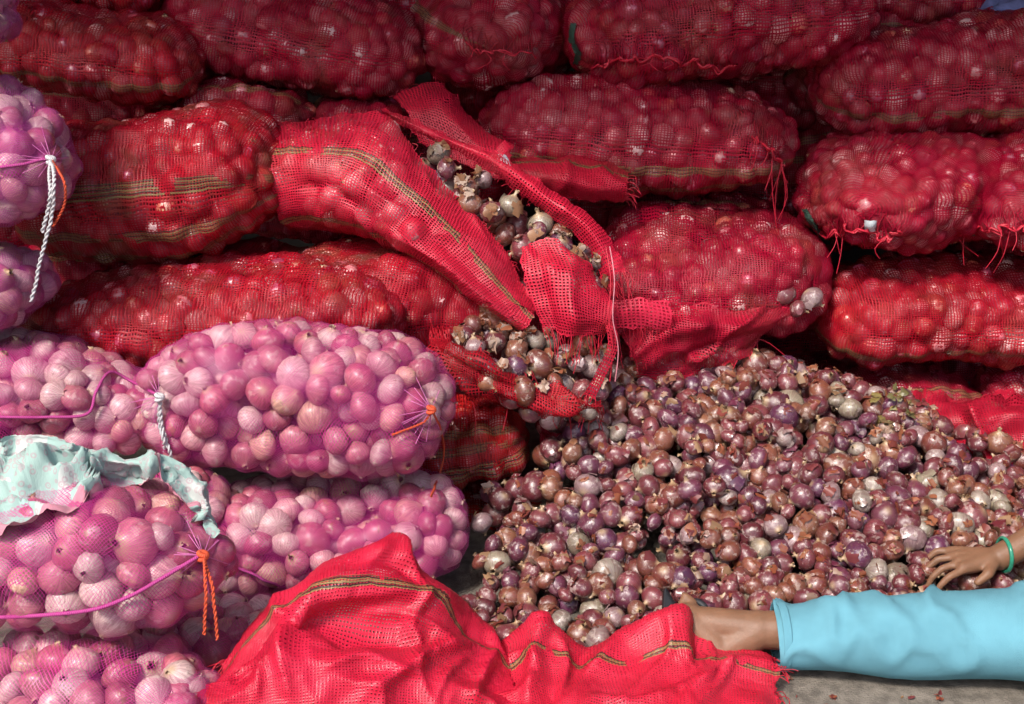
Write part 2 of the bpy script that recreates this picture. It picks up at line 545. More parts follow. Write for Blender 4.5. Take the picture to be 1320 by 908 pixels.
TINTS = {   # linear base colours
    'purple': [(0.088, 0.016, 0.036), (0.108, 0.024, 0.050), (0.080, 0.018, 0.056), (0.12, 0.030, 0.046)],
    'maroon': [(0.118, 0.018, 0.021), (0.145, 0.029, 0.031), (0.098, 0.014, 0.017), (0.16, 0.034, 0.038)],
    'copper': [(0.165, 0.047, 0.019), (0.20, 0.065, 0.027), (0.14, 0.034, 0.018), (0.22, 0.090, 0.042)],
    'pale': [(0.29, 0.22, 0.20), (0.28, 0.24, 0.19), (0.30, 0.20, 0.20), (0.25, 0.22, 0.15)],
}
PINK_T = [(0.48, 0.16, 0.18), (0.62, 0.33, 0.33), (0.40, 0.09, 0.12), (0.68, 0.48, 0.45), (0.54, 0.29, 0.22), (0.38, 0.09, 0.12), (0.66, 0.45, 0.42)]
RED_T = [(0.44, 0.05, 0.075), (0.52, 0.09, 0.11), (0.40, 0.04, 0.09), (0.56, 0.16, 0.17), (0.50, 0.09, 0.055), (0.68, 0.38, 0.37)]


def rand_rots(n, rng, nm=None, side=0.0):
    """random rotation matrices; with side, the onion axes lean towards lying along the surface"""
    q = rng.normal(size=(n, 4)); q /= np.linalg.norm(q, axis=1, keepdims=True)
    w, x, y, z = q.T
    return np.stack([np.stack([1 - 2 * (y * y + z * z), 2 * (x * y - z * w), 2 * (x * z + y * w)], -1),
                     np.stack([2 * (x * y + z * w), 1 - 2 * (x * x + z * z), 2 * (y * z - x * w)], -1),
                     np.stack([2 * (x * z - y * w), 2 * (y * z + x * w), 1 - 2 * (x * x + y * y)], -1)], 1)


SHAPE_RNG = np.random.default_rng(3)
HI = [onion_shape(SHAPE_RNG, 14) for _ in range(14)]
PEELING = [len(h_[0]) > 14 * len(PROFILE) for h_ in HI]
HI_NF = [onion_shape(SHAPE_RNG, 14, flap=False, neck=(0.25, 0.7)) for _ in range(14)]
LOW = [onion_shape(SHAPE_RNG, 12, PROFILE_LOW, False) for _ in range(10)]


def join_onions(name, X, r, tints, shapes, mat, rng, parent=None):
    R = rand_rots(len(X), rng)
    Vs, Fs, Ls, Ts, Ss, off = [], [], [], [], [], 0
    for i in range(len(X)):
        V, F, LP = shapes[rng.integers(len(shapes))]
        Vs.append((V * r[i]) @ R[i].T + X[i]); Fs.append(F + off); Ls.append(LP); off += len(V)
        t = np.array(tints[i]) * rng.uniform(0.8, 1.2)
        Ts.append(np.tile(np.append(t, 1), (len(V), 1))); Ss.append(np.tile(rng.uniform(0, 50, 3), (len(V), 1)))
    me = mesh(name, np.vstack(Vs), np.vstack(Fs), {'lp': np.vstack(Ls), 'tint': np.vstack(Ts), 'seed': np.vstack(Ss)})
    return link(name, me, mat, parent)


VARIANT = {}


def variant(kind, tints, mat, rng, count, shapes=None):
    out = []
    for i in range(count):
        V, F, LP = (shapes or HI)[i % 14]
        t = np.array(tints[i % len(tints)]) * rng.uniform(0.7, 1.15)
        me = mesh('onion_' + kind, V, F, {'lp': LP, 'tint': np.tile(np.append(t, 1), (len(V), 1)), 'seed': np.tile(rng.uniform(0, 50, 3), (len(V), 1))})
        me.materials.append(mat)
        out.append(me)
    return out


def place_onion(name, me, x, r, rng, label, group):
    o = bpy.data.objects.new(name, me)
    R = rand_rots(1, rng)[0]
    o.matrix_world = Matrix.Translation([float(c) for c in x]) @ Matrix(R.tolist()).to_4x4() @ Matrix.Scale(float(r), 4)
    COL.objects.link(o)
    return tag(o, label, 'onion', group)


# ------------------------------------------------------------------ sacks
class Sack:
    pass


def sack_grid(A, B, a, b, sag=0.0, sq=0.76, endpow=3.2, lump=0.022, seed=1, roll=0.0, flat=0.8, res=0.012):
    A, B = np.asarray(A, float), np.asarray(B, float)
    L = np.linalg.norm(B - A)
    X = (B - A) / L
    up = np.array([0, 0, 1.0])
    if abs(X[2]) > 0.9: up = np.array([0, 1.0, 0])
    S = np.cross(X, up); S /= np.linalg.norm(S)      # horizontal side
    U = np.cross(S, X)
    nu = int((L + a + b) / res) + 2
    nv = int(math.pi * (a + b) / res) + 2
    s = np.linspace(0, 1, nu)
    t = 0.5 * (1 - np.cos(math.pi * s)) * 0.75 + s * 0.25
    rho = np.maximum(1 - np.abs(2 * t - 1) ** endpow, 0) ** (1 / 2.2)
    th = np.linspace(0, 2 * math.pi, nv) + roll
    c, sn = np.cos(th), np.sin(th)
    cc = np.sign(c) * np.abs(c) ** sq; ss = np.sign(sn) * np.abs(sn) ** sq
    ss = np.where(ss < 0, ss * flat, ss)
    C = A + np.outer(t * L, X) + np.outer(-sag * np.sin(math.pi * t), [0, 0, 1])
    G = C[:, None] + rho[:, None, None] * (a * cc[None, :, None] * S + b * ss[None, :, None] * U)
    N = grid_normals(G)
    ctr = C[:, None]
    sign = np.sign(np.sum(N * (G - ctr), axis=2).mean())
    N = N * sign
    N[0] = -X; N[-1] = X
    w = wob(G, 5.5, seed, 2)
    w = w - 0.45 * np.clip(1 - 5 * np.abs(wob(G, 6.5, seed + 31, 2)), 0, 1)
    G = G + N * (lump * w * np.minimum(rho * 1.5, 1)[:, None])[..., None]
    G[:, -1] = G[:, 0]
    du = np.linalg.norm(np.diff(G, axis=0), axis=2).mean(1)
    u = np.concatenate([[0], np.cumsum(du)])
    v = np.linspace(0, math.pi * (a + b) * 0.96, nv)
    uv = np.stack(np.meshgrid(u, v, indexing='ij'), -1)
    return G, N, uv


def fill_and_drape(G, N, uv, rmean, rvar, rng, dip=0.014, dens=0.92, facing=-0.3, layer2=True, smooth=2, relax=1, deep=0.0, maxpx=None):
    """onions packed under the surface, and the net drawn in between them"""
    P, M, area = sample_grid(G, N, 3600, rng)
    tc = CAMP - P; tc /= np.linalg.norm(tc, axis=1, keepdims=True)
    k = np.sum(tc * M, axis=1) > facing
    if maxpx: k &= proj(P)[0] < maxpx
    frac = k.mean()
    X, r, nm = pack(P[k], M[k], area * frac, rmean, rvar, 1.0, dens, rng)
    if deep: X = X - nm * (rng.random((len(X), 1)) ** 1.3 * deep)
    # net displacement
    Gf = G.reshape(-1, 3); Nf = N.reshape(-1, 3)
    h = np.full(len(Gf), -dip)
    for i in range(len(X)):
        d = X[i] - Gf
        near = np.nonzero((np.abs(d) < 0.05 + r[i]).all(1))[0]
        if len(near) == 0: continue
        dn = np.sum(d[near] * Nf[near], axis=1)
        rho2 = np.sum(d[near] ** 2, axis=1) - dn ** 2
        rr = r[i] * 1.005
        ok = rho2 < rr * rr
        hh = dn[ok] + np.sqrt(rr * rr - rho2[ok])
        q = near[ok]
        h[q] = np.maximum(h[q], np.clip(hh, -dip, 0.02))
    h = h.reshape(G.shape[:2])
    for _ in range(smooth):
        hp = np.pad(h, 1, mode='edge')
        hs = (hp[:-2, 1:-1] + hp[2:, 1:-1] + hp[1:-1, :-2] + hp[1:-1, 2:]) / 4
        h = np.maximum(0.5 * h + 0.5 * hs, h * 1.0) if relax else 0.5 * h + 0.5 * hs
    V = G + N * (h + 0.0008)[..., None]
    X2 = r2 = None
    if layer2:
        X2, r2, _ = pack(P[k], M[k], area * frac * 0.8, rmean, rvar, 2.75, 0.8, rng, 12)
    return V, X, r, X2, r2


SACKS = {}


def bvh_of(V):
    F = grid_faces(*V.shape[:2])
    return BVHTree.FromPolygons([Vector(map(float, p)) for p in V.reshape(-1, 3)], [tuple(map(int, f)) for f in F])


def hit(key, px, py, lift=0.004):
    """where the view line through a photo pixel meets a sack already built (to lay cords and seams on its skin)"""
    if 'bvh' not in SACKS[key]: SACKS[key]['bvh'] = bvh_of(SACKS[key]['V'])
    d = W(px, py, 3.0) - CAMP; d /= np.linalg.norm(d)
    loc, nor, idx, dist = SACKS[key]['bvh'].ray_cast(Vector(CAMP), Vector(d))
    if SACKS[key].get('also'):               # the neighbour bulges in front here: lie on whichever is nearer
        k2 = SACKS[key]['also']
        if 'bvh' not in SACKS[k2]: SACKS[k2]['bvh'] = bvh_of(SACKS[k2]['V'])
        l2, _, _, d2 = SACKS[k2]['bvh'].ray_cast(Vector(CAMP), Vector(d))
        if l2 is not None and (loc is None or d2 < dist): loc = l2
    if loc is None:
        return W(px, py, SACKS[key]['y'])
    return np.array(loc) - d * lift


def red_sack(key, label, A, B, h, a, red=0, bands=(0.12,), r=0.0295, cover=0.46, gold=0.4, grime=0.25, roll=-math.pi / 2, sag=0.0, end=None, b=None, dip=0.017, deep=0.013, mat=None, tints=RED_T, **kw):
    """A, B: (px, py, y) ends of the middle line; h: half height in photo pixels as seen; a: half depth in metres"""
    rng = np.random.default_rng(sum(map(ord, key)) * 13 + 5)
    PA, PB = W(*A), W(*B)
    mid = (PA + PB) / 2
    if b is None:
        dep = proj(mid)[2][0]
        hm = h * 1.06 * dep / FPX
        phi = math.atan2(CAMH - mid[2], mid[1])
        b = math.sqrt(max(hm ** 2 - (a * math.sin(phi)) ** 2, (0.55 * hm) ** 2)) / math.cos(phi)
    roll = rng.uniform(0, 6.28) if roll is None else roll
    G, N, uv = sack_grid(PA, PB, a, b, sag=sag, seed=int(rng.integers(999)), roll=roll, **kw)
    V, X, rr, X2, r2 = fill_and_drape(G, N, uv, r, r * 0.13, rng, dip=dip, smooth=2, deep=deep, layer2=b > 0.105)
    if X2 is None: X2, r2 = np.zeros((0, 3)), np.zeros(0)
    base = mid - np.array([0, 0, b])
    root = empty('onion_sack', base, label, 'onion sack', 'red net sacks in the stack')
    if mat is None:
        shades = [((0.44, 0.006, 0.020, 1), (0.30, 0.004, 0.016, 1)), ((0.42, 0.004, 0.032, 1), (0.28, 0.003, 0.022, 1)), ((0.46, 0.012, 0.014, 1), (0.34, 0.006, 0.010, 1))]
        per = math.pi * (a + b) * 0.96
        mat = net_mat('net_' + key, *shades[red], bands=[q + per / 4 for q in bands], cover=cover, gold=gold, grime=grime, seed=float(rng.uniform(0, 5)))
    me = mesh('net', V.reshape(-1, 3), grid_faces(*V.shape[:2]), {'nuv': uv.reshape(-1, 2)})
    net = link('net', me, mat, root)
    XX = np.vstack([X, X2]); R2 = np.concatenate([rr, r2 * 0.97])
    fo = join_onions('onion_fill', XX, R2, [tints[rng.integers(len(tints))] for _ in XX], LOW, M_ON_RED, rng, root)
    fo['kind'] = 'stuff'
    SACKS[key] = dict(root=root, V=V, y=mid[1], mat=mat, net=net)
    return root


def seam(key, pts, n=40, rad=0.004, name='stitched_mouth', fringe=5, flen=0.05, amp=0.008, rng=None, mat=None):
    """a puckered rope seam lying on a sack, with loose threads hanging from it"""
    rng = rng or np.random.default_rng(abs(hash(key)) % 97 if False else sum(map(ord, key)))
    pix = cat_rom(np.array(pts, float), n)
    pix[:, 1] += rng.normal(0, 3.2, n)
    P = np.array([hit(key, *p, lift=0.008) for p in pix])
    P = P + rng.normal(0, 0.004, P.shape)
    tube('stitched_mouth', P + rng.normal(0, 0.004, P.shape), rad * 0.45, mat or M_THREAD, SACKS[key]['root'], 5, n * 3)
    rad = rad * 0.55
    o = tube(name, P, rad, mat or M_THREAD, SACKS[key]['root'], 5, n * 3)
    ps = []
    for _ in range(fringe):
        p = P[rng.integers(len(P))]
        l = flen * rng.uniform(0.3, 1.2)
        q = p + np.array([rng.normal(0, 0.01), -0.012, -l * 0.5]); e = p + np.array([rng.normal(0, 0.018), -0.008 + rng.normal(0, 0.01), -l])
        ps.append([p, q, e])
    if ps: threads('loose_threads', ps, 0.0011, M_THREAD, SACKS[key]['root'])
    # puckers: short gathers running up from the seam
    ps = []
    for i in range(0, n - 1, 1):
        p = P[i]; w = pix[i]
        ln = rng.uniform(14, 34)
        ps.append([p, hit(key, w[0] + rng.normal(0, 2), w[1] - ln * 0.5, 0.005), hit(key, w[0] + rng.normal(0, 4), w[1] - ln, 0.001)])
    threads('gathers', ps, 0.0014, SACKS[key]['mat'], SACKS[key]['root'], 4)
    return o

# ------------------------------------------------------------------ the setting
def box(name, lo, hi, mat, kind='structure'):
    (x0, y0, z0), (x1, y1, z1) = lo, hi
    V = np.array([(x, y, z) for x in (x0, x1) for y in (y0, y1) for z in (z0, z1)], float)
    F = [(0, 1, 3, 2), (4, 6, 7, 5), (0, 4, 5, 1), (2, 3, 7, 6), (0, 2, 6, 4), (1, 5, 7, 3)]
    o = link(name, mesh(name, V, F, None, False), mat)
    o['kind'] = kind
    return o


M_GROUND = plain('ground_concrete', (0.21, 0.18, 0.15, 1), 0.9, 0.75, 30, 0.9, 0.2, bscale=220)
gx = np.linspace(-60, 60, 61)
gg = np.stack(np.meshgrid(gx, gx, indexing='ij') + [np.zeros((61, 61))], -1)
g = link('ground', mesh('ground', gg.reshape(-1, 3), grid_faces(61, 61)), M_GROUND)
g['kind'] = 'structure'
M_PLASTER = plain('plaster', (0.12, 0.10, 0.095, 1), 0.9, 0.5, 3)
box('wall_back', (-3.2, 4.3, 0), (3.2, 4.45, 2.55), M_PLASTER)
box('wall_left', (-3.35, 1.9, 0), (-3.2, 4.45, 2.55), M_PLASTER)
box('wall_right', (3.2, 1.9, 0), (3.35, 4.45, 2.55), M_PLASTER)
box('roof', (-4, ROOF_Y, 2.55), (4, 4.6, 2.66), plain('roof_tin', (0.20, 0.19, 0.18, 1), 0.6, 0.5, 3))

# ------------------------------------------------------------------ red net sacks in the stack
red_sack('r1', 'big red net sack with a brown stripe, top sack above the long striped one', (-60, 58, 2.95), (268, 86, 2.95), 66, 0.20, 0, bands=(-0.05,))
red_sack('r2', 'red net sack peeping out above the brown-striped top sack', (40, -20, 3.15), (222, -2, 3.15), 26, 0.15, 0)
red_sack('r3', 'dark crimson net sack with a crinkled end, slanting over smaller sacks', (205, 20, 3.15), (556, 82, 3.12), 80, 0.20, 1, bands=(), grime=0.5)
red_sack('r17', 'small shiny red net sack end with a pale slanting stripe under a crimson sack', (235, 140, 3.02), (412, 146, 3.02), 46, 0.15, 1, bands=(0.04,), gold=0.6, roll=-1.0)
red_sack('r18', 'crimson sack mostly hidden behind the burst sack and under the slanting one', (395, 152, 3.08), (530, 158, 3.08), 36, 0.14, 1, bands=(0.2,), gold=0.8)
red_sack('r4', 'dark crimson net sack seen end on between two big sacks', (628, 62, 2.98), (650, 22, 3.75), 80, 0.215, 1, b=0.165, endpow=2.6, bands=(0.5,), r=0.031)
red_sack('r5', 'crimson net sack with a puckered red seam on its end, topmost of the stack', (722, 52, 3.12), (1128, 8, 3.3), 80, 0.21, 1, bands=(0.9,), r=0.031)
red_sack('r7', 'red sack end squeezed between two larger sacks near a gathered neck', (1000, 125, 3.42), (1125, 45, 3.45), 46, 0.15, 1)
red_sack('r6', 'long crimson sack with a brown band and a frayed gathered neck', (612, 160, 3.16), (1034, 190, 3.1), 76, 0.20, 1, bands=(-0.05, -0.15))
red_sack('r8', 'plump red sack with a wide dark band, lying above the sack ends', (1040, 118, 3.2), (1420, 92, 3.2), 80, 0.22, 1, bands=(-0.06,), gold=0.3)
red_sack('r9', 'dark red sack behind the plump one, next to a bluish cloth', (1030, 4, 3.55), (1380, -8, 3.5), 36, 0.15, 1)
red_sack('r10', 'red sack seen end on with a laced mouth and a dark strip', (1116, 272, 2.78), (1225, 205, 3.6), 80, 0.255, 1, b=0.185, endpow=2.8, bands=(), r=0.0285)
red_sack('r11', 'red sack end with laced mouth beside a similar one, above the long sack', (1318, 284, 2.74), (1420, 215, 3.55), 80, 0.235, 1, b=0.185, endpow=2.8, r=0.0285, bands=())
red_sack('r12', 'long evenly packed red sack under the two laced sack ends', (1035, 408, 2.97), (1490, 402, 2.97), 74, 0.22, 0, bands=(-0.07,), gold=0.35)
red_sack('r13', 'squat red sack under the long one, half buried by loose onions', (1075, 522, 2.92), (1264, 522, 2.92), 52, 0.17, 1)
red_sack('r14', 'squat red sack under the long one with loose netting over it', (1250, 528, 2.92), (1440, 528, 2.92), 54, 0.17, 1, bands=(0.1,))
red_sack('r16', 'crimson sack wedged between the long brown-banded sack and the slack one', (780, 280, 3.2), (1012, 290, 3.16), 44, 0.16, 1)
red_sack('r15', 'slack dusty red sack with a torn lower mouth above the onion heap', (752, 362, 3.0), (1074, 360, 2.94), 84, 0.25, 1, bands=(), cover=0.5, grime=0.3, dip=0.011, lump=0.03, flat=0.7)
red_sack('r19', 'long bright red sack with several brown stripes beside the burst sack', (25, 258, 2.8), (380, 228, 2.76), 98, 0.22, 0, bands=(0.03, -0.06, -0.15), gold=0.35, cover=0.5, grime=0.5)
red_sack('r22', 'bright red sack behind the pink sacks, under the brown-striped long one', (30, 405, 2.62), (530, 408, 2.56), 68, 0.19, 0, bands=(), cover=0.44, grime=0.4, sag=-0.012)
red_sack('r23', 'open red sack with a rolled rim spilling onions from its mouth', (250, 362, 2.82), (668, 402, 2.68), 70, 0.20, 0, bands=(), cover=0.52, grime=0.6, dip=0.009)
red_sack('r24', 'low red sack with golden threads under the open spilling sack', (470, 592, 2.6), (690, 562, 2.6), 64, 0.17, 2, bands=(0.0, 0.06, 0.12, -0.06, -0.12), gold=0.4)
red_sack('r25', 'flat dark red sack at the foot of the stack behind the heap', (540, 668, 2.58), (700, 655, 2.6), 40, 0.15, 2)
red_sack('r26', 'dark red sack in the shadow below the spilling mouth', (690, 560, 2.78), (900, 520, 2.82), 60, 0.16, 1)

red_sack('r27', 'dark red sack in the gap between the two long red sacks by the violet ones', (10, 372, 2.92), (330, 350, 2.92), 62, 0.16, 1)

# the row behind, seen only in the dark gaps
BEHIND = [(60, 170, 380, 'between the stacked red sacks by the violet ones'), (300, 40, 420, 'behind the slanting crimson sack'), (480, 230, 420, 'behind the burst sack'), (760, 90, 420, 'under the topmost seamed sack'),
          (1000, 250, 420, 'between the brown-banded sack and the laced sack end'), (1050, 90, 300, 'beside the plump banded sack'), (1180, 220, 420, 'behind the laced sack ends'), (560, 420, 420, 'behind the open spilling sack'),
          (1010, 430, 420, 'in the dark gap beside the slack sack'), (640, 10, 380, 'behind the sack seen end on'), (1330, 330, 300, 'above the long evenly packed sack'), (860, 250, 300, 'behind the folded empty sack'),
          (-60, 300, 300, 'behind the violet sacks'), (1290, 480, 300, 'behind the two squat sacks')]
for q_, (x_, y_, w_, where_) in enumerate(BEHIND):
    red_sack('k%d' % q_, 'shadowed red sack of the back row ' + where_, (x_ - w_ / 2, y_, 3.55), (x_ + w_ / 2, y_, 3.55), 95, 0.2, 1)
    SACKS['k%d' % q_]['root']['group'] = 'red sacks in the back row'

# ------------------------------------------------------------------ pink net sacks
PINK = []   # (key, X, r)
M_PINK = pink_net('pink_net', (0.52, 0.022, 0.27, 1), (0.60, 0.035, 0.25, 1), cover=0.12)
M_VIOLET = pink_net('violet_net', (0.38, 0.03, 0.30, 1), (0.45, 0.04, 0.26, 1), cover=0.19)


def pull(V, px, py, lift=0.03, rad=20.0):
    """draw the net to a point in front of the pixel, as a tie does"""
    qx, qy, dep = proj(V.reshape(-1, 3))
    d = np.hypot(qx - px, qy - py)
    k = np.nonzero(d < 14)[0]
    if len(k) == 0: return V
    k = k[np.argmin(dep[k])]
    c0 = V.reshape(-1, 3)[k]
    c = c0 + (CAMP - c0) / np.linalg.norm(CAMP - c0) * lift
    f = 0.92 * np.exp(-(d / rad) ** 1.3) * (np.abs(dep - dep[k]) < 0.10)
    return (V.reshape(-1, 3) + (c - V.reshape(-1, 3)) * f[:, None]).reshape(V.shape)


def pink_sack(key, label, A, B, h, a, mat=None, r=0.031, tie=None, **kw):
    rng = np.random.default_rng(sum(map(ord, key)) * 17 + 3)
    PA, PB = W(*A), W(*B)
    mid = (PA + PB) / 2
    hm = h * proj(mid)[2][0] / FPX
    phi = math.atan2(CAMH - mid[2], mid[1])
    b = math.sqrt(max(hm ** 2 - (a * math.sin(phi)) ** 2, (0.55 * hm) ** 2)) / math.cos(phi)
    G, N, uv = sack_grid(PA, PB, a, b, seed=int(rng.integers(999)), roll=rng.uniform(0, 6.28), **kw)
    V, X, rr, X2, r2 = fill_and_drape(G, N, uv, r, r * 0.11, rng, dip=0.012, dens=0.88, smooth=4, deep=0.008)
    if tie: V = pull(V, *tie)
    root = empty('onion_sack', mid - np.array([0, 0, b]), label, 'onion sack', 'pink net sacks')
    net = link('net', mesh('net', V.reshape(-1, 3), grid_faces(*V.shape[:2]), {'nuv': uv.reshape(-1, 2)}), mat or M_PINK, root)
    SACKS[key] = dict(root=root, V=V, y=mid[1], mat=mat or M_PINK, net=net, under=(X2, r2))
    PINK.append((key, X, rr))
    return root


pink_sack('p4', 'plump pink net sack full of pale onions, tied with orange string', (172, 515, 2.34), (594, 522, 2.3), 110, 0.18, tie=(556, 528))
pink_sack('p3', 'pink net sack with a white-tied neck, butting against the plump one', (-190, 512, 2.34), (228, 524, 2.3), 88, 0.17, tie=(206, 512))
pink_sack('p6', 'pink net sack under the plump one, beside the loose onion heap', (250, 694, 2.26), (608, 686, 2.22), 86, 0.165)
pink_sack('p5', 'pink net sack with a patterned cloth thrown over its top', (-170, 705, 1.76), (318, 722, 1.78), 110, 0.15, tie=(262, 716))
pink_sack('p7', 'lowest pink net sack, below the one with the cloth', (-170, 900, 1.66), (296, 895, 1.66), 88, 0.14)
pink_sack('p9', 'pink net sack wedged in the gap below the white-tied neck', (20, 645, 2.20), (300, 650, 2.16), 62, 0.13)
pink_sack('p8', 'pink net sack mostly hidden behind the peaked empty red sack', (140, 812, 1.94), (440, 826, 1.92), 60, 0.12)
pink_sack('p1', 'violet net sack on end with a frayed white cord hanging', (-220, 208, 2.4), (96, 205, 2.34), 112, 0.17, M_VIOLET, tie=(66, 206))
pink_sack('p2', 'violet net sack under the one with the hanging white cord', (-220, 376, 2.4), (52, 374, 2.34), 62, 0.16, M_VIOLET)
pink_sack('p0', 'violet net sack at the top of the pink stack', (-230, 20, 2.45), (22, 30, 2.42), 66, 0.16, M_VIOLET)

# ------------------------------------------------------------------ loose net sheets
def toward_cam(G):
    N = grid_normals(G)
    s = np.sign(np.sum(N * (CAMP - G), axis=2))
    return N * (1 if s.mean() > 0 else -1)


def sheet_grid(rows, res=0.008, wr=0.006, seed=1, scale=9.0, ridge=0.0, world=False, folds=()):
    """rows: lists of (px, py, y) from one long edge to the other; axis 0 runs along the rows"""
    C = np.array([[p if world else W(*p) for p in r] for r in rows], float)      # rows, cols, 3
    lc = np.linalg.norm(np.diff(C, axis=1), axis=2).sum(1).max(); lr = np.linalg.norm(np.diff(C, axis=0), axis=2).sum(0).max()
    n0, n1 = max(6, int(lc / res)), max(5, int(lr / res))
    T = cat_rom(C, n1)                               # n1, cols, 3
    G = cat_rom(np.swapaxes(T, 0, 1), n0)            # n0, n1, 3
    N = toward_cam(G)
    w = wob(G, scale, seed, 3)
    if ridge:
        q = wob(G, scale * 0.8, seed + 50, 2)
        w = w * 0.5 + ridge * (1.9 * np.clip(1 - np.abs(q) * 2.6, 0, 1) ** 1.3 - 0.6)
    G = G + N * (wr * w)[..., None]
    for pts, wd, ht in folds:
        fx, fy, fd = proj(G.reshape(-1, 3))
        L_ = cat_rom(np.array(pts, float), 40)
        dd = np.hypot(fx[:, None] - L_[None, :, 0], fy[:, None] - L_[None, :, 1])
        j = dd.argmin(1)
        e = np.sin(np.clip((j + 1) / 41.0, 0, 1) * math.pi) ** 0.5
        dm = dd.min(1) * fd / FPX
        G = G + N * (ht * e * np.exp(-(dm / wd) ** 1.4)).reshape(G.shape[:2])[..., None]
    G += RNG.normal(0, 0.0005, G.shape)
    u = np.concatenate([[0], np.cumsum(np.linalg.norm(np.diff(G, axis=0), axis=2).mean(1))])
    v = np.concatenate([[0], np.cumsum(np.linalg.norm(np.diff(G, axis=1), axis=2).mean(0))])
    return G, toward_cam(G), np.stack(np.meshgrid(u, v, indexing='ij'), -1)


def sheet(name, rows, mat, parent=None, ragged=0.0, hole=None, **kw):
    G, N, uv = sheet_grid(rows, **kw)
    if ragged:
        for e in (0, -1):
            G[:, e] += wob(G[:, e], 60, 5 + e, 3)[:, None] * ragged * np.array([0.3, 0.2, 1])
            G[e] += wob(G[e], 60, 9 + e, 3)[:, None] * ragged * np.array([1, 0.2, 0.4])
    return link(name, mesh(name, G.reshape(-1, 3), grid_faces(*G.shape[:2]), {'nuv': uv.reshape(-1, 2)}), mat, parent), G


def edge_fringe(G, parent, edge='v1', n=30, l=0.03, seed=1, down=True):
    rng = np.random.default_rng(seed)
    E = {'v0': G[:, 0], 'v1': G[:, -1], 'u0': G[0], 'u1': G[-1]}[edge]
    I = {'v0': G[:, 2], 'v1': G[:, -3], 'u0': G[2], 'u1': G[-3]}[edge]
    ps = []
    for _ in range(n):
        k = rng.integers(len(E))
        d = E[k] - I[k]; d /= np.linalg.norm(d) + 1e-6
        ll = l * rng.uniform(0.3, 1.3)
        m = E[k] + d * ll * 0.5 + rng.normal(0, 0.004, 3)
        ps.append([E[k] - d * 0.004, m, m + d * ll * 0.4 + np.array([0, -0.003, -ll * 0.45 if down else 0]) + rng.normal(0, 0.006, 3)])
    return threads('frayed_threads', ps, 0.0009, M_THREAD, parent)


RED_A, RED_B = (0.66, 0.016, 0.05, 1), (0.52, 0.010, 0.04, 1)
M_FLAP = net_mat('net_flap', RED_A, RED_B, cover=0.52, grime=0.15, pitch=0.0062, spec=0.4)
M_FLAP_D = net_mat('net_flap_dark', (0.46, 0.009, 0.035, 1), (0.33, 0.007, 0.03, 1), cover=0.48, grime=0.2)
M_BURST = net_mat('net_burst', RED_A, RED_B, bands=(0.135, 0.30), cover=0.50, grime=0.2, gold=0.5, band_hw=0.012, spec=0.5)
M_EMPTY = net_mat('net_empty', (0.70, 0.018, 0.060, 1), (0.58, 0.010, 0.040, 1), bands=(0.215, 0.50), cover=0.72, grime=0.05, gold=0.5, band_hw=0.008, pitch=0.0047, spec=0.5)
M_EMPTY2 = net_mat('net_empty_pink', (0.72, 0.025, 0.065, 1), (0.60, 0.012, 0.04, 1), bands=(0.16,), cover=0.72, grime=0.05, gold=0.5, band_hw=0.008, pitch=0.0047, spec=0.5)

M_PALE = plain('faded_thread', (0.55, 0.2, 0.24, 1), 0.5, 0.3, 90)
# the burst sack in the middle of the stack
root = empty('onion_sack', W(500, 330, 2.75), 'burst red sack torn open along its top, onions showing in the slit', 'onion sack', 'red net sacks in the stack')
rows = [[(325, 152, 2.90), (400, 152, 2.88), (490, 143, 2.80), (540, 195, 2.73), (602, 264, 2.67), (655, 324, 2.61), (692, 395, 2.56)],
        [(328, 185, 2.76), (400, 183, 2.70), (470, 188, 2.67), (530, 235, 2.63), (590, 293, 2.59), (645, 355, 2.55), (688, 408, 2.53)],
        [(340, 232, 2.69), (400, 226, 2.64), (452, 240, 2.61), (508, 275, 2.58), (564, 322, 2.55), (618, 374, 2.53), (680, 422, 2.51)],
        [(358, 282, 2.70), (400, 276, 2.66), (440, 286, 2.63), (490, 306, 2.60), (545, 338, 2.58), (605, 384, 2.55), (668, 430, 2.53)],
        [(375, 304, 2.80), (410, 300, 2.78), (450, 306, 2.75), (500, 322, 2.72), (550, 350, 2.68), (605, 392, 2.64), (665, 434, 2.60)]]
G, N, uv = sheet_grid(rows, res=0.009, wr=0.007, seed=4, scale=10, ridge=0.6, folds=[([(500, 300), (560, 330), (660, 415)], 0.014, 0.02), ([(470, 200), (560, 300), (660, 400)], 0.02, -0.012), ([(380, 240), (430, 250), (480, 290)], 0.016, -0.02)])
rng = np.random.default_rng(44)
V, X, rr, X2, r2 = fill_and_drape(G, N, uv, 0.029, 0.003, rng, dip=0.006, dens=0.8, facing=-1, deep=0.014, maxpx=520)
link('net', mesh('net', V.reshape(-1, 3), grid_faces(*V.shape[:2]), {'nuv': uv.reshape(-1, 2)}), M_BURST, root)
fo = join_onions('onion_fill', np.vstack([X, X2]), np.concatenate([rr, r2]), [RED_T[rng.integers(len(RED_T))] for _ in range(len(X) + len(X2))], LOW, M_ON_RED, rng, root); fo['kind'] = 'stuff'
edge_fringe(V, root, 'v0', 60, 0.02, 3)
_, Gs = sheet('torn_strip', [
    [(492, 140, 2.82), (560, 168, 2.79), (640, 198, 2.75), (705, 243, 2.71), (770, 285, 2.67), (808, 350, 2.62)],
    [(494, 143, 2.79), (562, 174, 2.76), (638, 208, 2.71), (700, 253, 2.67), (758, 294, 2.63), (792, 354, 2.61)],
    [(494, 147, 2.80), (560, 182, 2.78), (630, 220, 2.74), (692, 266, 2.70), (744, 306, 2.66), (778, 362, 2.63)]], M_FLAP, root, wr=0.006, seed=8, scale=14, ragged=0.005, ridge=0.4)
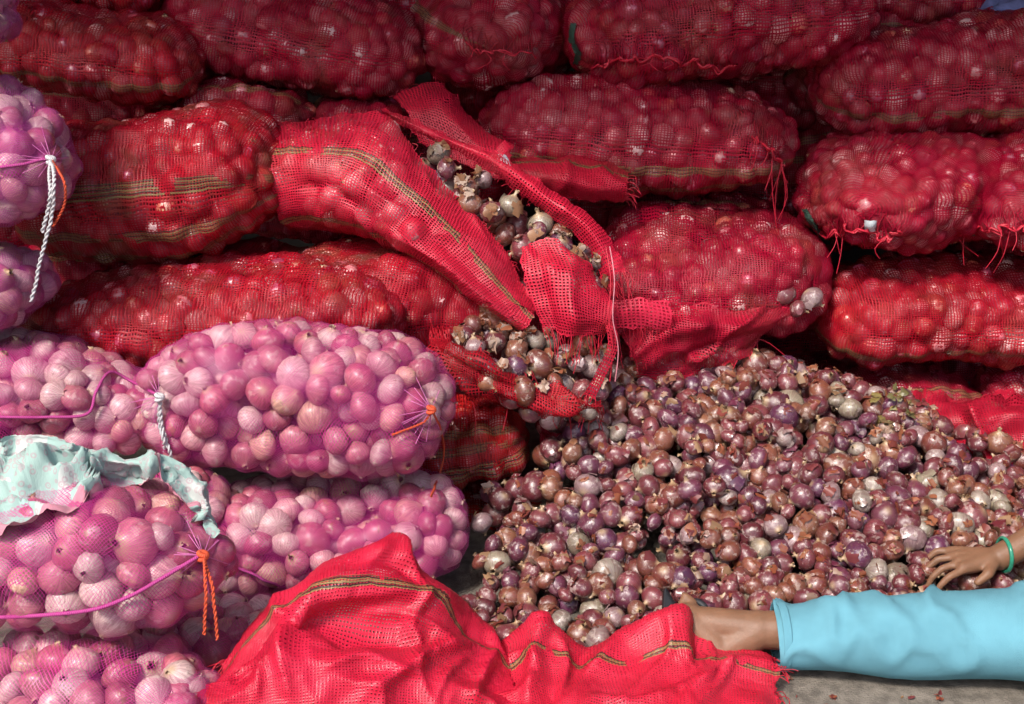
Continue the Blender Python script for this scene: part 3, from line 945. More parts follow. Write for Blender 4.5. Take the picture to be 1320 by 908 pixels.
edge_fringe(Gs, root, 'u1', 26, 0.05, 5); edge_fringe(Gs, root, 'v1', 30, 0.015, 6)
_, Ge = sheet('end_flap', [
    [(672, 320, 2.60), (700, 307, 2.60), (742, 325, 2.60), (778, 368, 2.58)],
    [(675, 356, 2.55), (715, 350, 2.54), (756, 365, 2.54), (790, 392, 2.54)],
    [(685, 400, 2.52), (720, 396, 2.50), (757, 402, 2.50), (788, 416, 2.52)],
    [(698, 425, 2.51), (728, 430, 2.49), (757, 434, 2.50), (782, 432, 2.53)]], M_FLAP, root, wr=0.010, seed=12, scale=14, ragged=0.006, ridge=0.6, folds=[([(740, 330), (735, 380), (745, 430)], 0.014, 0.016), ([(690, 320), (700, 370), (715, 425)], 0.012, -0.014)])
edge_fringe(Ge, root, 'v1', 34, 0.04, 7)
_, Gr = sheet('torn_ribbon', [
    [(778, 415, 2.52), (782, 445, 2.48), (768, 480, 2.45), (752, 508, 2.44)],
    [(792, 418, 2.52), (796, 448, 2.49), (780, 486, 2.46), (766, 514, 2.45)]], M_FLAP, root, wr=0.004, seed=14, res=0.006)
edge_fringe(Gr, root, 'u1', 10, 0.04, 8)
for k, (x0, x1) in enumerate(((781, 790), (786, 797))):
    tube('loose_string', [W(x0, 318, 2.56), W(x0 + 6, 360, 2.52), W(x0 + 4, 410, 2.49), W(x1, 450, 2.48), W(x1 - 4, 492, 2.47)], 0.0013, M_PALE if k else M_THREAD, root, 5, 40)

# spilling sack: rolled rim of its mouth
root = SACKS['r23']['root']
Gm, Nm, uvm = sheet_grid([
    [(552, 424, 2.54), (585, 438, 2.48), (630, 460, 2.44), (690, 488, 2.43), (735, 505, 2.44), (776, 512, 2.46)],
    [(554, 438, 2.46), (585, 452, 2.42), (630, 474, 2.40), (690, 500, 2.40), (735, 517, 2.41), (778, 522, 2.43)],
    [(556, 464, 2.45), (585, 480, 2.41), (630, 500, 2.395), (690, 518, 2.40), (735, 530, 2.41), (780, 534, 2.44)],
    [(560, 494, 2.47), (590, 508, 2.44), (640, 520, 2.43), (695, 532, 2.43), (738, 542, 2.44), (780, 546, 2.47)]], res=0.007, wr=0.012, seed=21, scale=16, ridge=1.2,
    folds=[([(560, 450), (620, 485), (700, 515)], 0.01, -0.014), ([(600, 500), (660, 515), (740, 535)], 0.009, 0.014)])
Gm[:, 0] += wob(Gm[:, 0], 60, 15, 3)[:, None] * 0.008 * np.array([0.3, 0.2, 1])
Gm[:, -1] += wob(Gm[:, -1], 60, 16, 3)[:, None] * 0.010 * np.array([0.3, 0.2, 1])
link('torn_lip', mesh('torn_lip', Gm.reshape(-1, 3), grid_faces(*Gm.shape[:2]), {'nuv': uvm.reshape(-1, 2)}), net_mat('net_rim', (0.40, 0.009, 0.020, 1), (0.28, 0.007, 0.016, 1), cover=0.46, grime=0.35, spec=0.15), root)
edge_fringe(Gm, root, 'v0', 30, 0.02, 9, False); edge_fringe(Gm, root, 'v1', 24, 0.05, 10)

# slack sack: torn lower flap
root = SACKS['r15']['root']
_, Gf = sheet('torn_flap', [
    [(782, 380, 2.70), (840, 384, 2.70), (900, 392, 2.69), (965, 398, 2.70), (1040, 392, 2.74)],
    [(786, 415, 2.66), (840, 425, 2.66), (900, 432, 2.66), (965, 424, 2.67), (1015, 412, 2.71)],
    [(812, 452, 2.65), (850, 462, 2.65), (905, 462, 2.66), (955, 452, 2.67), (995, 430, 2.71)],
    [(826, 492, 2.66), (860, 494, 2.66), (905, 482, 2.67), (945, 468, 2.68), (985, 442, 2.72)]], M_FLAP_D, root, wr=0.013, seed=31, scale=15, ragged=0.012, ridge=1.0, folds=[([(800, 470), (860, 430), (960, 420)], 0.014, 0.025), ([(850, 480), (900, 455), (980, 430)], 0.012, -0.02)])
edge_fringe(Gf, root, 'v1', 70, 0.05, 11); edge_fringe(Gf, root, 'v0', 30, 0.03, 12)
_, Gf = sheet('coarse_patch', [
    [(782, 388, 2.64), (820, 384, 2.63), (862, 392, 2.635)], [(784, 405, 2.63), (822, 402, 2.615), (866, 410, 2.625)], [(790, 424, 2.635), (824, 424, 2.625), (862, 430, 2.635)]],
    net_mat('net_coarse', (0.7, 0.03, 0.08, 1), (0.6, 0.02, 0.06, 1), cover=0.5, pitch=0.008, grime=0), root, wr=0.004, seed=33, scale=14, ragged=0.006)
edge_fringe(Gf, root, 'v1', 24, 0.06, 13)

# empty netting lying about
eroot, Ga = sheet('empty_sack', [
    [(503, 124, 2.98), (535, 112, 3.0), (570, 110, 3.0), (612, 155, 2.96), (660, 186, 2.92)],
    [(520, 140, 2.92), (545, 138, 2.92), (580, 150, 2.90), (615, 180, 2.87), (660, 200, 2.86)],
    [(530, 160, 2.90), (555, 170, 2.88), (590, 190, 2.86), (622, 206, 2.84), (658, 216, 2.84)],
    [(540, 185, 2.86), (565, 196, 2.85), (595, 212, 2.84), (630, 226, 2.82), (662, 236, 2.82)]], M_FLAP, None, wr=0.008, seed=41, scale=10, ragged=0.006, ridge=0.5)
tag(eroot, 'empty red netting standing up behind the burst sack slit', 'empty sack', 'empty red sacks')
edge_fringe(Ga, eroot, 'v0', 24, 0.02, 14)
sheet('white_tag', [[(640, 198, 2.80), (650, 199, 2.79), (654, 203, 2.79)], [(641, 207, 2.78), (651, 210, 2.77), (659, 216, 2.78)]], plain('tag_white', (0.75, 0.76, 0.78, 1), 0.4, 0.1), eroot, wr=0.001)
sheet('stub', [[(628, 206, 2.78), (645, 186, 2.79), (652, 180, 2.80)], [(640, 212, 2.76), (652, 196, 2.77), (660, 190, 2.79)]], M_FLAP, eroot, wr=0.003, ragged=0.003)
eroot, Ga = sheet('empty_sack', [
    [(650, 202, 2.93), (705, 203, 2.95), (765, 208, 2.95), (812, 218, 2.95)],
    [(655, 212, 2.86), (715, 213, 2.86), (770, 222, 2.86), (810, 230, 2.88)],
    [(668, 230, 2.83), (722, 232, 2.82), (770, 243, 2.82), (808, 243, 2.85)],
    [(690, 243, 2.86), (730, 254, 2.85), (775, 261, 2.85), (804, 258, 2.88)]], net_mat('net_folded', (0.5, 0.012, 0.04, 1), (0.4, 0.01, 0.03, 1), bands=(0.06,), cover=0.66, grime=0.2, gold=0.35, band_hw=0.008), None, wr=0.010, seed=43, scale=9, ragged=0.004, ridge=0.7)
tag(eroot, 'flattened folded red sack with a ragged end behind the burst sack', 'empty sack', 'empty red sacks')
edge_fringe(Ga, eroot, 'u1', 22, 0.03, 15)
eroot, Ga = sheet('empty_sack', [
    [(1175, 512, 2.78), (1240, 516, 2.78), (1290, 514, 2.78), (1360, 508, 2.78)],
    [(1185, 530, 2.69), (1235, 542, 2.66), (1285, 530, 2.65), (1360, 525, 2.65)],
    [(1222, 570, 2.63), (1262, 572, 2.61), (1298, 565, 2.59), (1360, 560, 2.58)],
    [(1258, 602, 2.60), (1285, 608, 2.57), (1310, 606, 2.55), (1360, 600, 2.54)]], net_mat('net_loose', (0.5, 0.01, 0.035, 1), (0.4, 0.008, 0.03, 1), cover=0.66, grime=0.1, spec=0.5), None, wr=0.020, seed=45, scale=12, ragged=0.01, ridge=1.0, folds=[([(1190, 525), (1235, 540), (1290, 520)], 0.02, 0.04), ([(1240, 575), (1285, 545), (1330, 545)], 0.02, 0.04), ([(1215, 560), (1260, 555), (1300, 530)], 0.012, -0.03)])
tag(eroot, 'loose crumpled red netting lying over squat sacks at the heap edge', 'empty sack', 'empty red sacks')
edge_fringe(Ga, eroot, 'v1', 20, 0.03, 16)

# the two empty sacks in front
eroot, Ga = sheet('empty_sack', [
    [(312, 880, 1.84), (368, 808, 1.90), (436, 746, 1.96), (505, 722, 2.00), (545, 755, 2.02), (590, 810, 2.0), (640, 850, 1.98)],
    [(290, 848, 1.75), (345, 784, 1.81), (425, 722, 1.87), (508, 692, 1.91), (548, 738, 1.93), (600, 800, 1.93), (650, 842, 1.91)],
    [(280, 868, 1.70), (338, 800, 1.76), (420, 750, 1.79), (500, 745, 1.83), (560, 775, 1.86), (605, 828, 1.86), (655, 862, 1.85)],
    [(266, 882, 1.66), (330, 842, 1.70), (395, 800, 1.77), (490, 800, 1.79), (555, 815, 1.80), (610, 855, 1.80), (660, 878, 1.81)],
    [(262, 888, 1.64), (325, 868, 1.68), (390, 840, 1.70), (480, 836, 1.72), (550, 850, 1.75), (612, 880, 1.76), (662, 892, 1.78)],
    [(256, 902, 1.61), (320, 896, 1.64), (390, 885, 1.66), (480, 880, 1.68), (550, 888, 1.71), (610, 900, 1.72), (665, 908, 1.74)],
    [(250, 950, 1.57), (320, 960, 1.58), (390, 955, 1.60), (480, 960, 1.61), (550, 965, 1.63), (610, 965, 1.64), (670, 965, 1.66)],
    [(250, 1020, 1.50), (320, 1030, 1.5), (390, 1030, 1.51), (480, 1030, 1.52), (550, 1030, 1.53), (610, 1030, 1.54), (670, 1030, 1.55)]],
    M_EMPTY, None, wr=0.012, seed=51, scale=10, ragged=0.006, ridge=0.6, res=0.006,
    folds=[([(395, 770), (470, 760), (560, 772), (640, 836)], 0.022, 0.030), ([(372, 900), (366, 830), (400, 765)], 0.016, 0.028), ([(300, 880), (350, 810), (400, 740)], 0.016, -0.018),
           ([(400, 830), (480, 818), (560, 830)], 0.02, -0.03), ([(460, 905), (520, 860), (580, 835), (630, 850)], 0.014, 0.024), ([(440, 730), (500, 722), (560, 760)], 0.012, -0.018), ([(330, 900), (340, 850), (380, 790)], 0.008, 0.016), ([(420, 860), (470, 845), (540, 870)], 0.008, 0.014), ([(470, 790), (530, 795), (590, 830)], 0.008, 0.014), ([(560, 905), (575, 870), (600, 850)], 0.008, 0.014), ([(500, 700), (470, 735), (420, 760)], 0.009, 0.012), ([(610, 905), (620, 870), (640, 840)], 0.012, 0.02)])
tag(eroot, 'crumpled empty red sack with golden stripes raised to a peak before pink sacks', 'empty sack', 'empty red sacks')
edge_fringe(Ga, eroot, 'u0', 40, 0.02, 17)
SACKS['e1'] = dict(root=eroot, V=Ga, y=1.7)
eroot, Ga = sheet('empty_sack', [
    [(618, 862, 1.95), (660, 836, 1.97), (702, 808, 1.98), (752, 838, 1.97), (802, 840, 1.97), (855, 812, 1.97), (888, 800, 1.98), (925, 845, 1.97), (1000, 858, 1.93)],
    [(622, 850, 1.90), (662, 820, 1.92), (698, 791, 1.93), (750, 826, 1.92), (802, 830, 1.92), (852, 800, 1.93), (882, 784, 1.94), (922, 834, 1.92), (1000, 850, 1.89)],
    [(628, 872, 1.85), (668, 848, 1.86), (705, 830, 1.87), (750, 850, 1.86), (800, 853, 1.86), (850, 832, 1.87), (890, 822, 1.87), (930, 855, 1.86), (1002, 866, 1.85)],
    [(635, 890, 1.79), (672, 878, 1.80), (712, 868, 1.81), (755, 875, 1.81), (805, 872, 1.81), (855, 862, 1.82), (895, 856, 1.82), (935, 872, 1.82), (1004, 884, 1.82)],
    [(640, 915, 1.72), (680, 908, 1.73), (720, 905, 1.73), (760, 905, 1.73), (810, 902, 1.74), (860, 900, 1.74), (900, 900, 1.75), (940, 905, 1.76), (1006, 912, 1.77)],
    [(640, 985, 1.60), (680, 985, 1.6), (720, 985, 1.6), (760, 985, 1.6), (810, 985, 1.6), (860, 985, 1.6), (900, 985, 1.6), (940, 985, 1.6), (1010, 985, 1.6)]],
    M_EMPTY2, None, wr=0.012, seed=57, scale=10, ragged=0.006, ridge=0.6, res=0.006,
    folds=[([(700, 800), (690, 850), (680, 910)], 0.014, 0.024), ([(720, 820), (730, 860), (720, 905)], 0.008, 0.014), ([(870, 800), (860, 850), (800, 905)], 0.008, 0.014), ([(940, 850), (930, 880), (900, 905)], 0.008, 0.014), ([(880, 790), (800, 835), (720, 905)], 0.02, 0.03), ([(760, 830), (740, 870), (700, 905)], 0.014, -0.02), ([(900, 800), (905, 850), (860, 905)], 0.016, -0.02), ([(1000, 860), (930, 862), (880, 900)], 0.016, 0.024)])
tag(eroot, 'crumpled empty red sack spread flat at the foot of the onion heap', 'empty sack', 'empty red sacks')
edge_fringe(Ga, eroot, 'u1', 30, 0.02, 18)

# ------------------------------------------------------------------ loose onions
def heap_h(x, y):
    r = np.sqrt(((x - 0.50) / np.where(x < 0.5, 1.8, 1.45)) ** 2 + np.clip(2.72 - y, 0, None) ** 2 + 0.004) - 0.06
    back = np.clip(y - 2.76, 0, None) * 0.9
    return 0.342 - 0.46 * r - back + 0.016 * wob(np.stack([x, y], -1), 5.0, 77, 3)


x, y = np.meshgrid(np.linspace(-0.25, 1.6, 124), np.linspace(1.9, 2.98, 80), indexing='ij')
z = heap_h(x, y)
HG = np.stack([x, y, np.clip(z, 0.03, None)], -1)
HN = grid_normals(HG); HN *= np.sign(HN[..., 2:3])
rng = np.random.default_rng(99)
P, Mn, area = sample_grid(HG, HN, 9000, rng)
left = np.where(P[:, 1] > 2.42, 0.03 + (P[:, 1] - 2.42) * 0.35, np.where(P[:, 1] < 2.10, -0.2, -0.07))
keep = (heap_h(P[:, 0], P[:, 1]) > -0.012) & (P[:, 0] > left)
keep &= ~((P[:, 1] < 2.03) & (P[:, 0] > 0.34))      # the outstretched leg
fr = keep.mean()
HX, HR, _ = pack(P[keep], Mn[keep], area * fr, 0.0258, 0.0050, 1.0, 1.02, rng, 30, 0.007)
HR = HR * 0.97
HX2, HR2, _ = pack(P[keep], Mn[keep], area * fr, 0.0258, 0.004, 2.4, 0.98, rng, 16, 0.006)
HX2 = HX2[HX2[:, 2] > 0.012]; HR2 = HR2[:len(HX2)]
HX[:, 2] = np.maximum(HX[:, 2], HR * 0.8)


def patch_onions(rows, r, dens, seed, jit=0.006):
    G, N, uv = sheet_grid(rows, res=0.02, wr=0.004, seed=seed)
    rng = np.random.default_rng(seed)
    P, M, ar = sample_grid(G, N, 1500, rng)
    X, rr, _ = pack(P, M, ar, r, r * 0.16, 1.0, dens, rng, 26, jit)
    X2, r2, _ = pack(P, M, ar * 1.1, r, r * 0.12, 2.6, 0.8, rng, 14, jit)
    return X, rr, X2, r2


MX, MR, MX2, MR2 = patch_onions([
    [(588, 414, 2.56), (640, 398, 2.58), (705, 425, 2.58), (790, 452, 2.56)],
    [(578, 438, 2.46), (640, 436, 2.49), (702, 462, 2.49), (782, 492, 2.48)],
    [(592, 452, 2.40), (650, 474, 2.40), (705, 506, 2.41), (765, 528, 2.43)]], 0.0265, 0.92, 61)
SX, SR, SX2, SR2 = patch_onions([
    [(555, 176, 2.77), (612, 208, 2.74), (675, 250, 2.71), (735, 292, 2.67), (792, 335, 2.63)],
    [(568, 205, 2.695), (618, 240, 2.665), (670, 278, 2.635), (725, 316, 2.605), (778, 360, 2.575)],
    [(570, 232, 2.665), (618, 268, 2.635), (662, 305, 2.605), (710, 340, 2.585), (760, 380, 2.555)]], 0.029, 1.0, 62, 0.004)
OX = np.array([W(1008, 378, 2.745), W(1047, 384, 2.745), W(1028, 398, 2.73), W(985, 392, 2.76)])
OR = np.array([0.031, 0.027, 0.022, 0.024])

allX = np.vstack([HX, MX, SX, OX] + [p[1] for p in PINK])
allR = np.concatenate([HR, MR, SR, OR] + [p[2] for p in PINK])
src = np.concatenate([np.zeros(len(HX)), np.ones(len(MX)), np.full(len(SX), 2), np.full(len(OX), 3)] + [np.full(len(p[1]), 10 + i) for i, p in enumerate(PINK)]).astype(int)
# which of them show, and how large: a coarse depth buffer of discs
bw, bh = 660, 454
depb = np.full((bh, bw), 1e9); idb = np.full((bh, bw), -1)
px, py, dep = proj(allX)
px /= 2; py /= 2
rp = allR / dep * FPX / 2
for i in range(len(allX)):
    x0, x1 = int(max(px[i] - rp[i], 0)), int(min(px[i] + rp[i] + 1, bw)); y0, y1 = int(max(py[i] - rp[i], 0)), int(min(py[i] + rp[i] + 1, bh))
    if x1 <= x0 or y1 <= y0: continue
    yy, xx = np.mgrid[y0:y1, x0:x1]
    m = ((xx - px[i]) ** 2 + (yy - py[i]) ** 2 < rp[i] ** 2) & (depb[y0:y1, x0:x1] > dep[i])
    depb[y0:y1, x0:x1][m] = dep[i]; idb[y0:y1, x0:x1][m] = i
seen = np.bincount(idb[idb >= 0], minlength=len(allX))
for lim, ok in ((300, src < 10), (300, src >= 10)):
    q = np.nonzero(ok)[0]
    order = q[np.argsort(-seen[q])]
    cut = order[lim:]
    seen[cut] = 0
single = seen > 14

rng = np.random.default_rng(5)
LOOSE = {k: variant(k, t, M_ON_HEAP, rng, 14) for k, t in TINTS.items()}
PVAR = variant('pink', PINK_T, M_ON_PINK, rng, 28, HI_NF)
PWORD = ['rosy', 'pink', 'deep pink', 'pale pink', 'peach-tinted', 'dark pink', 'whitish']
WORDS = {'purple': 'glossy purple onion', 'maroon': 'dark red onion', 'copper': 'coppery brown onion', 'pale': 'pale silvery onion'}
WHERE = ['lying loose in the big heap', 'in the spilling mouth of the open sack', 'showing in the slit of the burst sack', 'peeping from the torn mouth of the slack sack']
KINDS = list(TINTS)
PROB = [0.22, 0.37, 0.29, 0.12]
rest = {0: [[], []], 1: [[], []], 2: [[], []]}
PSACK = {'p4': 'plump pink sack tied with orange string', 'p3': 'pink sack with the white-tied neck', 'p6': 'pink sack beside the loose heap', 'p5': 'pink sack under the patterned cloth',
         'p7': 'lowest pink sack', 'p9': 'pink sack wedged below the white-tied neck', 'p8': 'pink sack behind the peaked empty sack', 'p1': 'violet sack with the hanging white cord', 'p2': 'lower violet sack', 'p0': 'topmost violet sack'}


def size_word(r, m):
    return 'small ' if r < m * 0.87 else 'large ' if r > m * 1.13 else 'middling '


def zone(x):
    """where on the heap an onion lies, by what it lies next to"""
    if x[0] < 0.12: return 'on the heap beside the pink sacks' if x[1] < 2.4 else 'on the heap under the spilling sack'
    if x[1] < 2.14 and x[0] < 0.4: return 'at the heap foot behind the empty sacks'
    if x[1] < 2.25 and x[0] > 0.72: return 'on the heap near the reaching hand'
    if x[1] < 2.25: return 'low on the heap behind the foot'
    if x[1] > 2.55 and x[0] < 0.62: return 'on the heap crest under the slack sack'
    if x[1] > 2.55: return 'on the heap crest before the squat sacks'
    if x[0] > 0.85: return 'on the heap beside the loose red netting'
    if x[0] < 0.45: return 'on the heap slope below the spilling mouth'
    return 'on the open middle slope of the heap'


prest = {p[0]: [[], []] for p in PINK}
for i in range(len(allX)):
    s = src[i]
    if s < 10:
        if single[i] or s == 3:
            k = KINDS[rng.choice(4, p=PROB if s == 0 else [0.15, 0.22, 0.28, 0.35])]
            q = rng.integers(14)
            lab = size_word(allR[i], 0.0255) + WORDS[k] + (' with peeling skin ' if PEELING[q] else ' ') + (zone(allX[i]) if s == 0 else WHERE[s])
            place_onion('onion', LOOSE[k][q], allX[i], allR[i], rng, lab, lab)
        else:
            rest[s][0].append(allX[i]); rest[s][1].append(allR[i])
    else:
        key = PINK[s - 10][0]
        if single[i]:
            q = rng.integers(28)
            lab = size_word(allR[i], 0.031) + PWORD[q % 7] + ' onion inside the ' + PSACK[key]
            place_onion('bagged_onion', PVAR[q], allX[i], allR[i], rng, lab, lab)
        else:
            prest[key][0].append(allX[i]); prest[key][1].append(allR[i])


def any_tint(n):
    return [TINTS[KINDS[rng.choice(4, p=PROB)]][rng.integers(4)] for _ in range(n)]


hx = np.vstack([HX2] + [np.array(rest[0][0]).reshape(-1, 3)]); hr = np.concatenate([HR2, np.array(rest[0][1])])
o = join_onions('onion_heap', hx, hr, any_tint(len(hx)), HI, M_ON_HEAP, rng)
tag(o, 'mass of small loose onions making up the big heap', 'onion heap', kind='stuff')
for s, X2, r2, par in ((1, MX2, MR2, SACKS['r23']['root']), (2, SX2, SR2, None)):
    X = np.vstack([X2, np.array(rest[s][0]).reshape(-1, 3)]); r_ = np.concatenate([r2, np.array(rest[s][1])])
    o = join_onions('onion_fill', X, r_, any_tint(len(X)), HI, M_ON_HEAP, rng, par)
    o['kind'] = 'stuff'
    if par is None:
        tag(o, 'onions deeper inside the slit of the burst sack', 'onion heap', kind='stuff')
for key in prest:
    X2, r2 = SACKS[key]['under']
    X = np.vstack([X2, np.array(prest[key][0]).reshape(-1, 3)]); r_ = np.concatenate([r2, np.array(prest[key][1])])
    o = join_onions('onion_fill', X, r_, [PINK_T[rng.integers(len(PINK_T))] for _ in X], LOW, M_ON_PINK, rng, SACKS[key]['root'])
    o['kind'] = 'stuff'

# ------------------------------------------------------------------ seams, knots and cords
seam('r5', [(768, 84), (800, 78), (850, 76), (905, 84), (948, 86)], 34, 0.006, flen=0.03)
seam('r10', [(1050, 300), (1080, 300), (1110, 296), (1140, 306), (1160, 300)], 26, 0.005, flen=0.12)
seam('r11', [(1240, 290), (1275, 296), (1310, 292), (1345, 300)], 22, 0.005, flen=0.1)
seam('r6', [(972, 178), (988, 190), (1000, 202), (1008, 215)], 14, 0.006, flen=0.16, fringe=10)
seam('r4', [(600, 60), (625, 68), (655, 66), (690, 72)], 16, 0.004, fringe=3)


def on(key, px, py, lift, ymiss):
    if 'bvh' not in SACKS[key]: SACKS[key]['bvh'] = bvh_of(SACKS[key]['V'])
    d = W(px, py, 3.0) - CAMP; d /= np.linalg.norm(d)
    loc = SACKS[key]['bvh'].ray_cast(Vector(CAMP), Vector(d))[0]
    return (np.array(loc) - d * lift) if loc is not None else W(px, py, ymiss)


M_GATHER = plain('pink_thread', (0.66, 0.18, 0.44, 1), 0.5, 0.4, 60)


cord_ = cord


def knot(key, px, py, cord, cord_pts, name, rad=0.0032, radial=12, rlen=45, mat=None, seed=1, spread=(0, 6.28)):
    """a net gathered to a tied knot, with the tie hanging from it"""
    rng = np.random.default_rng(seed)
    root = SACKS[key]['root']
    c = hit(key, px, py, 0.018)
    ps = []
    for k in range(radial):
        a = rng.uniform(*spread); l = rlen * rng.uniform(0.6, 1.2)
        if on(key, px + l * math.cos(a), py + l * math.sin(a), 0, 99)[1] > 50: continue
        e = hit(key, px + l * math.cos(a), py + l * math.sin(a), 0.002)
        m = hit(key, px + 0.45 * l * math.cos(a), py + 0.45 * l * math.sin(a), 0.008)
        ps.append([c, m, e])
    threads('gathers', ps, 0.0006, mat or M_GATHER, root, 4)
    t = np.linspace(0, 4 * math.pi, 26)
    tube('knot', np.stack([c[0] + 0.006 * np.cos(t), c[1] - 0.002 + 0.005 * np.sin(t), c[2] + 0.005 * np.sin(t * 0.5)], 1), 0.0042, cord, root, 6, 60)
    for q, pts in enumerate(cord_pts):
        P = [c] + [W(*p) if len(p) == 3 else hit(key, p[0], p[1], 0.006) for p in pts]
        cord_(name, P, rad, cord, root, 60, seed + q)


knot('p4', 556, 528, M_ORANGE, [[(566, 548), (572, 580), (566, 612), (556, 640, 2.12)], [(545, 545), (520, 556), (505, 562)]], 'orange_string', 0.0022, 18, 42, seed=2)
SACKS['p3']['also'] = 'p4'
knot('p3', 206, 512, M_WHITE, [[(210, 540), (214, 565), (222, 590), (228, 606)], [(207, 545), (212, 575), (216, 600)]], 'white_cord', 0.0036, 18, 38, seed=3)
knot('p1', 66, 206, M_WHITE, [[(70, 235, 2.16), (66, 275, 2.16), (54, 330, 2.15), (40, 388, 2.14)], [(64, 240, 2.17), (62, 270, 2.165), (56, 300, 2.165)]], 'white_cord', 0.0034, 18, 38, seed=4)
cord('orange_string', [hit('p1', 66, 206, 0.02), W(82, 232, 2.16), W(84, 262, 2.16), W(68, 292, 2.17)], 0.0024, M_ORANGE, SACKS['p1']['root'], 40)
knot('p5', 262, 716, M_ORANGE, [[(266, 745, 1.63), (266, 780, 1.61), (263, 818, 1.60)], [(272, 750, 1.63), (277, 785, 1.61), (280, 826, 1.60)]], 'orange_string', 0.0026, 18, 44, seed=5)
tube('hem_cord', [hit('p5', x, y, 0.004) for x, y in ((-60, 798), (0, 796), (60, 793), (120, 786), (165, 770), (205, 748), (255, 718))], 0.0032, M_PURPLE, SACKS['p5']['root'], 6, 70)
tube('hem_cord', [hit('p3', x, y, 0.004) for x, y in ((-60, 538), (0, 538), (60, 538), (112, 534), (124, 505), (142, 480), (170, 492), (204, 510))], 0.003, M_PURPLE, SACKS['p3']['root'], 6, 70)
tube('hem_cord', [hit('p1', x, y, 0.004) for x, y in ((-40, 225), (0, 216), (30, 212), (62, 204))], 0.003, M_PURPLE, SACKS['p1']['root'], 6, 40)
tube('hem_cord', [hit('p6', x, y, 0.004) for x, y in ((300, 730), (330, 742), (350, 752), (420, 770))], 0.003, M_PURPLE, SACKS['p6']['root'], 6, 40)
# green strips knotted into the mouths, a scrap of white film
M_STRIP = plain('green_strip', (0.035, 0.075, 0.055, 1), 0.5, 0.4, 60)
for key, pts in (('r5', [(738, 30), (736, 52), (744, 72), (736, 92)]), ('r10', [(1036, 270), (1046, 288), (1056, 304), (1066, 314)]), ('r11', [(1226, 262), (1234, 280), (1246, 296), (1252, 304)])):
    row_ = [[hit(key, x_ + d_, y_, 0.008) for x_, y_ in pts] for d_ in (-3, 1, 5)]
    sheet('green_strip', row_, M_STRIP, SACKS[key]['root'], world=True, wr=0.003, seed=3, scale=40, res=0.005)
sheet('plastic_scrap', [[hit('r10', x_, y_, l_) for x_, l_ in ((1114, 0.006), (1122, 0.016), (1130, 0.006))] for y_ in (284, 291, 300)], plain('white_film', (0.55, 0.6, 0.62, 1), 0.35, 0.2), SACKS['r10']['root'], world=True, wr=0.003, seed=5, scale=60, res=0.004)
# pale pulled threads hanging off the red sacks
for key, pts in (('r10', [(1045, 300), (1052, 325), (1060, 350)]), ('r11', [(1288, 290), (1292, 320), (1296, 345)]), ('r6', [(1000, 205), (1003, 235), (1000, 262)]), ('r6', [(990, 200), (988, 240), (990, 258)])):
    tube('loose_string', [hit(key, *p, lift=0.012) for p in pts], 0.0014, M_THREAD, SACKS[key]['root'], 4, 20)

# ------------------------------------------------------------------ cloths
CLOTH_EDGE = 0.215


def cloth_mat():
    m, nt, out = newmat('patterned_cloth')
    b = NB(nt)
    uv = b.attr('nuv')
    vo = b.n('ShaderNodeTexVoronoi', feature='F1'); vo.inputs['Scale'].default_value = 75.0
    b.L(b.n('ShaderNodeNewGeometry').outputs['Position'], vo.inputs['Vector'])
    dist = vo.outputs['Distance']
    ring = b.math('MULTIPLY', b.math('GREATER_THAN', dist, 0.22), b.math('LESS_THAN', dist, 0.42))
    dot = b.math('LESS_THAN', dist, 0.10)
    w = b.math('GREATER_THAN', b.noise(uv, 9.0, 2), 0.56)
    base = b.mix(w, (0.27, 0.39, 0.355, 1), (0.42, 0.44, 0.42, 1))
    u, v, _ = b.sep(uv)
    border = b.math('GREATER_THAN', b.math('ADD', v, b.math('MULTIPLY', b.noise(uv, 12.0, 2), 0.06)), CLOTH_EDGE)
    base = b.mix(border, base, (0.45, 0.17, 0.22, 1))
    col = b.mix(b.math('MULTIPLY', b.math('MAXIMUM', ring, dot), 0.4), base, (0.36, 0.15, 0.20, 1))
    p = b.n('ShaderNodeBsdfPrincipled'); b.put(p.inputs['Base Color'], col); p.inputs['Roughness'].default_value = 0.85
    p.inputs['Sheen Weight'].default_value = 0.2
    bp = b.n('ShaderNodeBump'); bp.inputs['Strength'].default_value = 0.4; bp.inputs['Distance'].default_value = 0.002
    b.L(b.noise(uv, 420.0, 1), bp.inputs['Height']); b.L(bp.outputs[0], p.inputs['Normal'])
    b.L(p.outputs[0], out.inputs[0])
    return m


cols_ = [
    [(-70, 556), (-70, 590), (-70, 640), (-70, 692)],
    [(0, 563), (0, 598), (0, 645), (0, 688)],
    [(48, 562), (48, 594), (48, 634), (50, 668)],
    [(108, 576), (108, 592), (106, 612), (96, 648)],
    [(168, 592), (168, 600), (166, 609), (160, 620)],
    [(222, 594), (224, 602), (220, 612), (205, 612)],
    [(262, 622), (254, 630), (246, 640), (238, 634)],
    [(290, 680), (284, 688), (276, 692), (270, 680)]]
crow = [[on('p5', *c[r], 0.022 if r else 0.01, 1.80 - 0.012 * r) for c in cols_] for r in range(4)]
cl, Gc = sheet('patterned_cloth', crow, cloth_mat(), None, world=True, wr=0.015, seed=71, scale=22, ridge=1.0, folds=[([(0, 600), (60, 600), (110, 600)], 0.02, 0.035), ([(0, 640), (50, 630), (100, 615)], 0.012, -0.02), ([(20, 580), (90, 588), (160, 598)], 0.012, 0.02), ([(160, 603), (220, 602), (262, 640)], 0.012, 0.02)], res=0.005, ragged=0.004)
tag(cl, 'crumpled mint and pink patterned cloth thrown over a pink sack', 'cloth')
M_BLUE = plain('bluish_cloth', (0.13, 0.14, 0.30, 1), 0.8, 0.5, 30, 0.4)
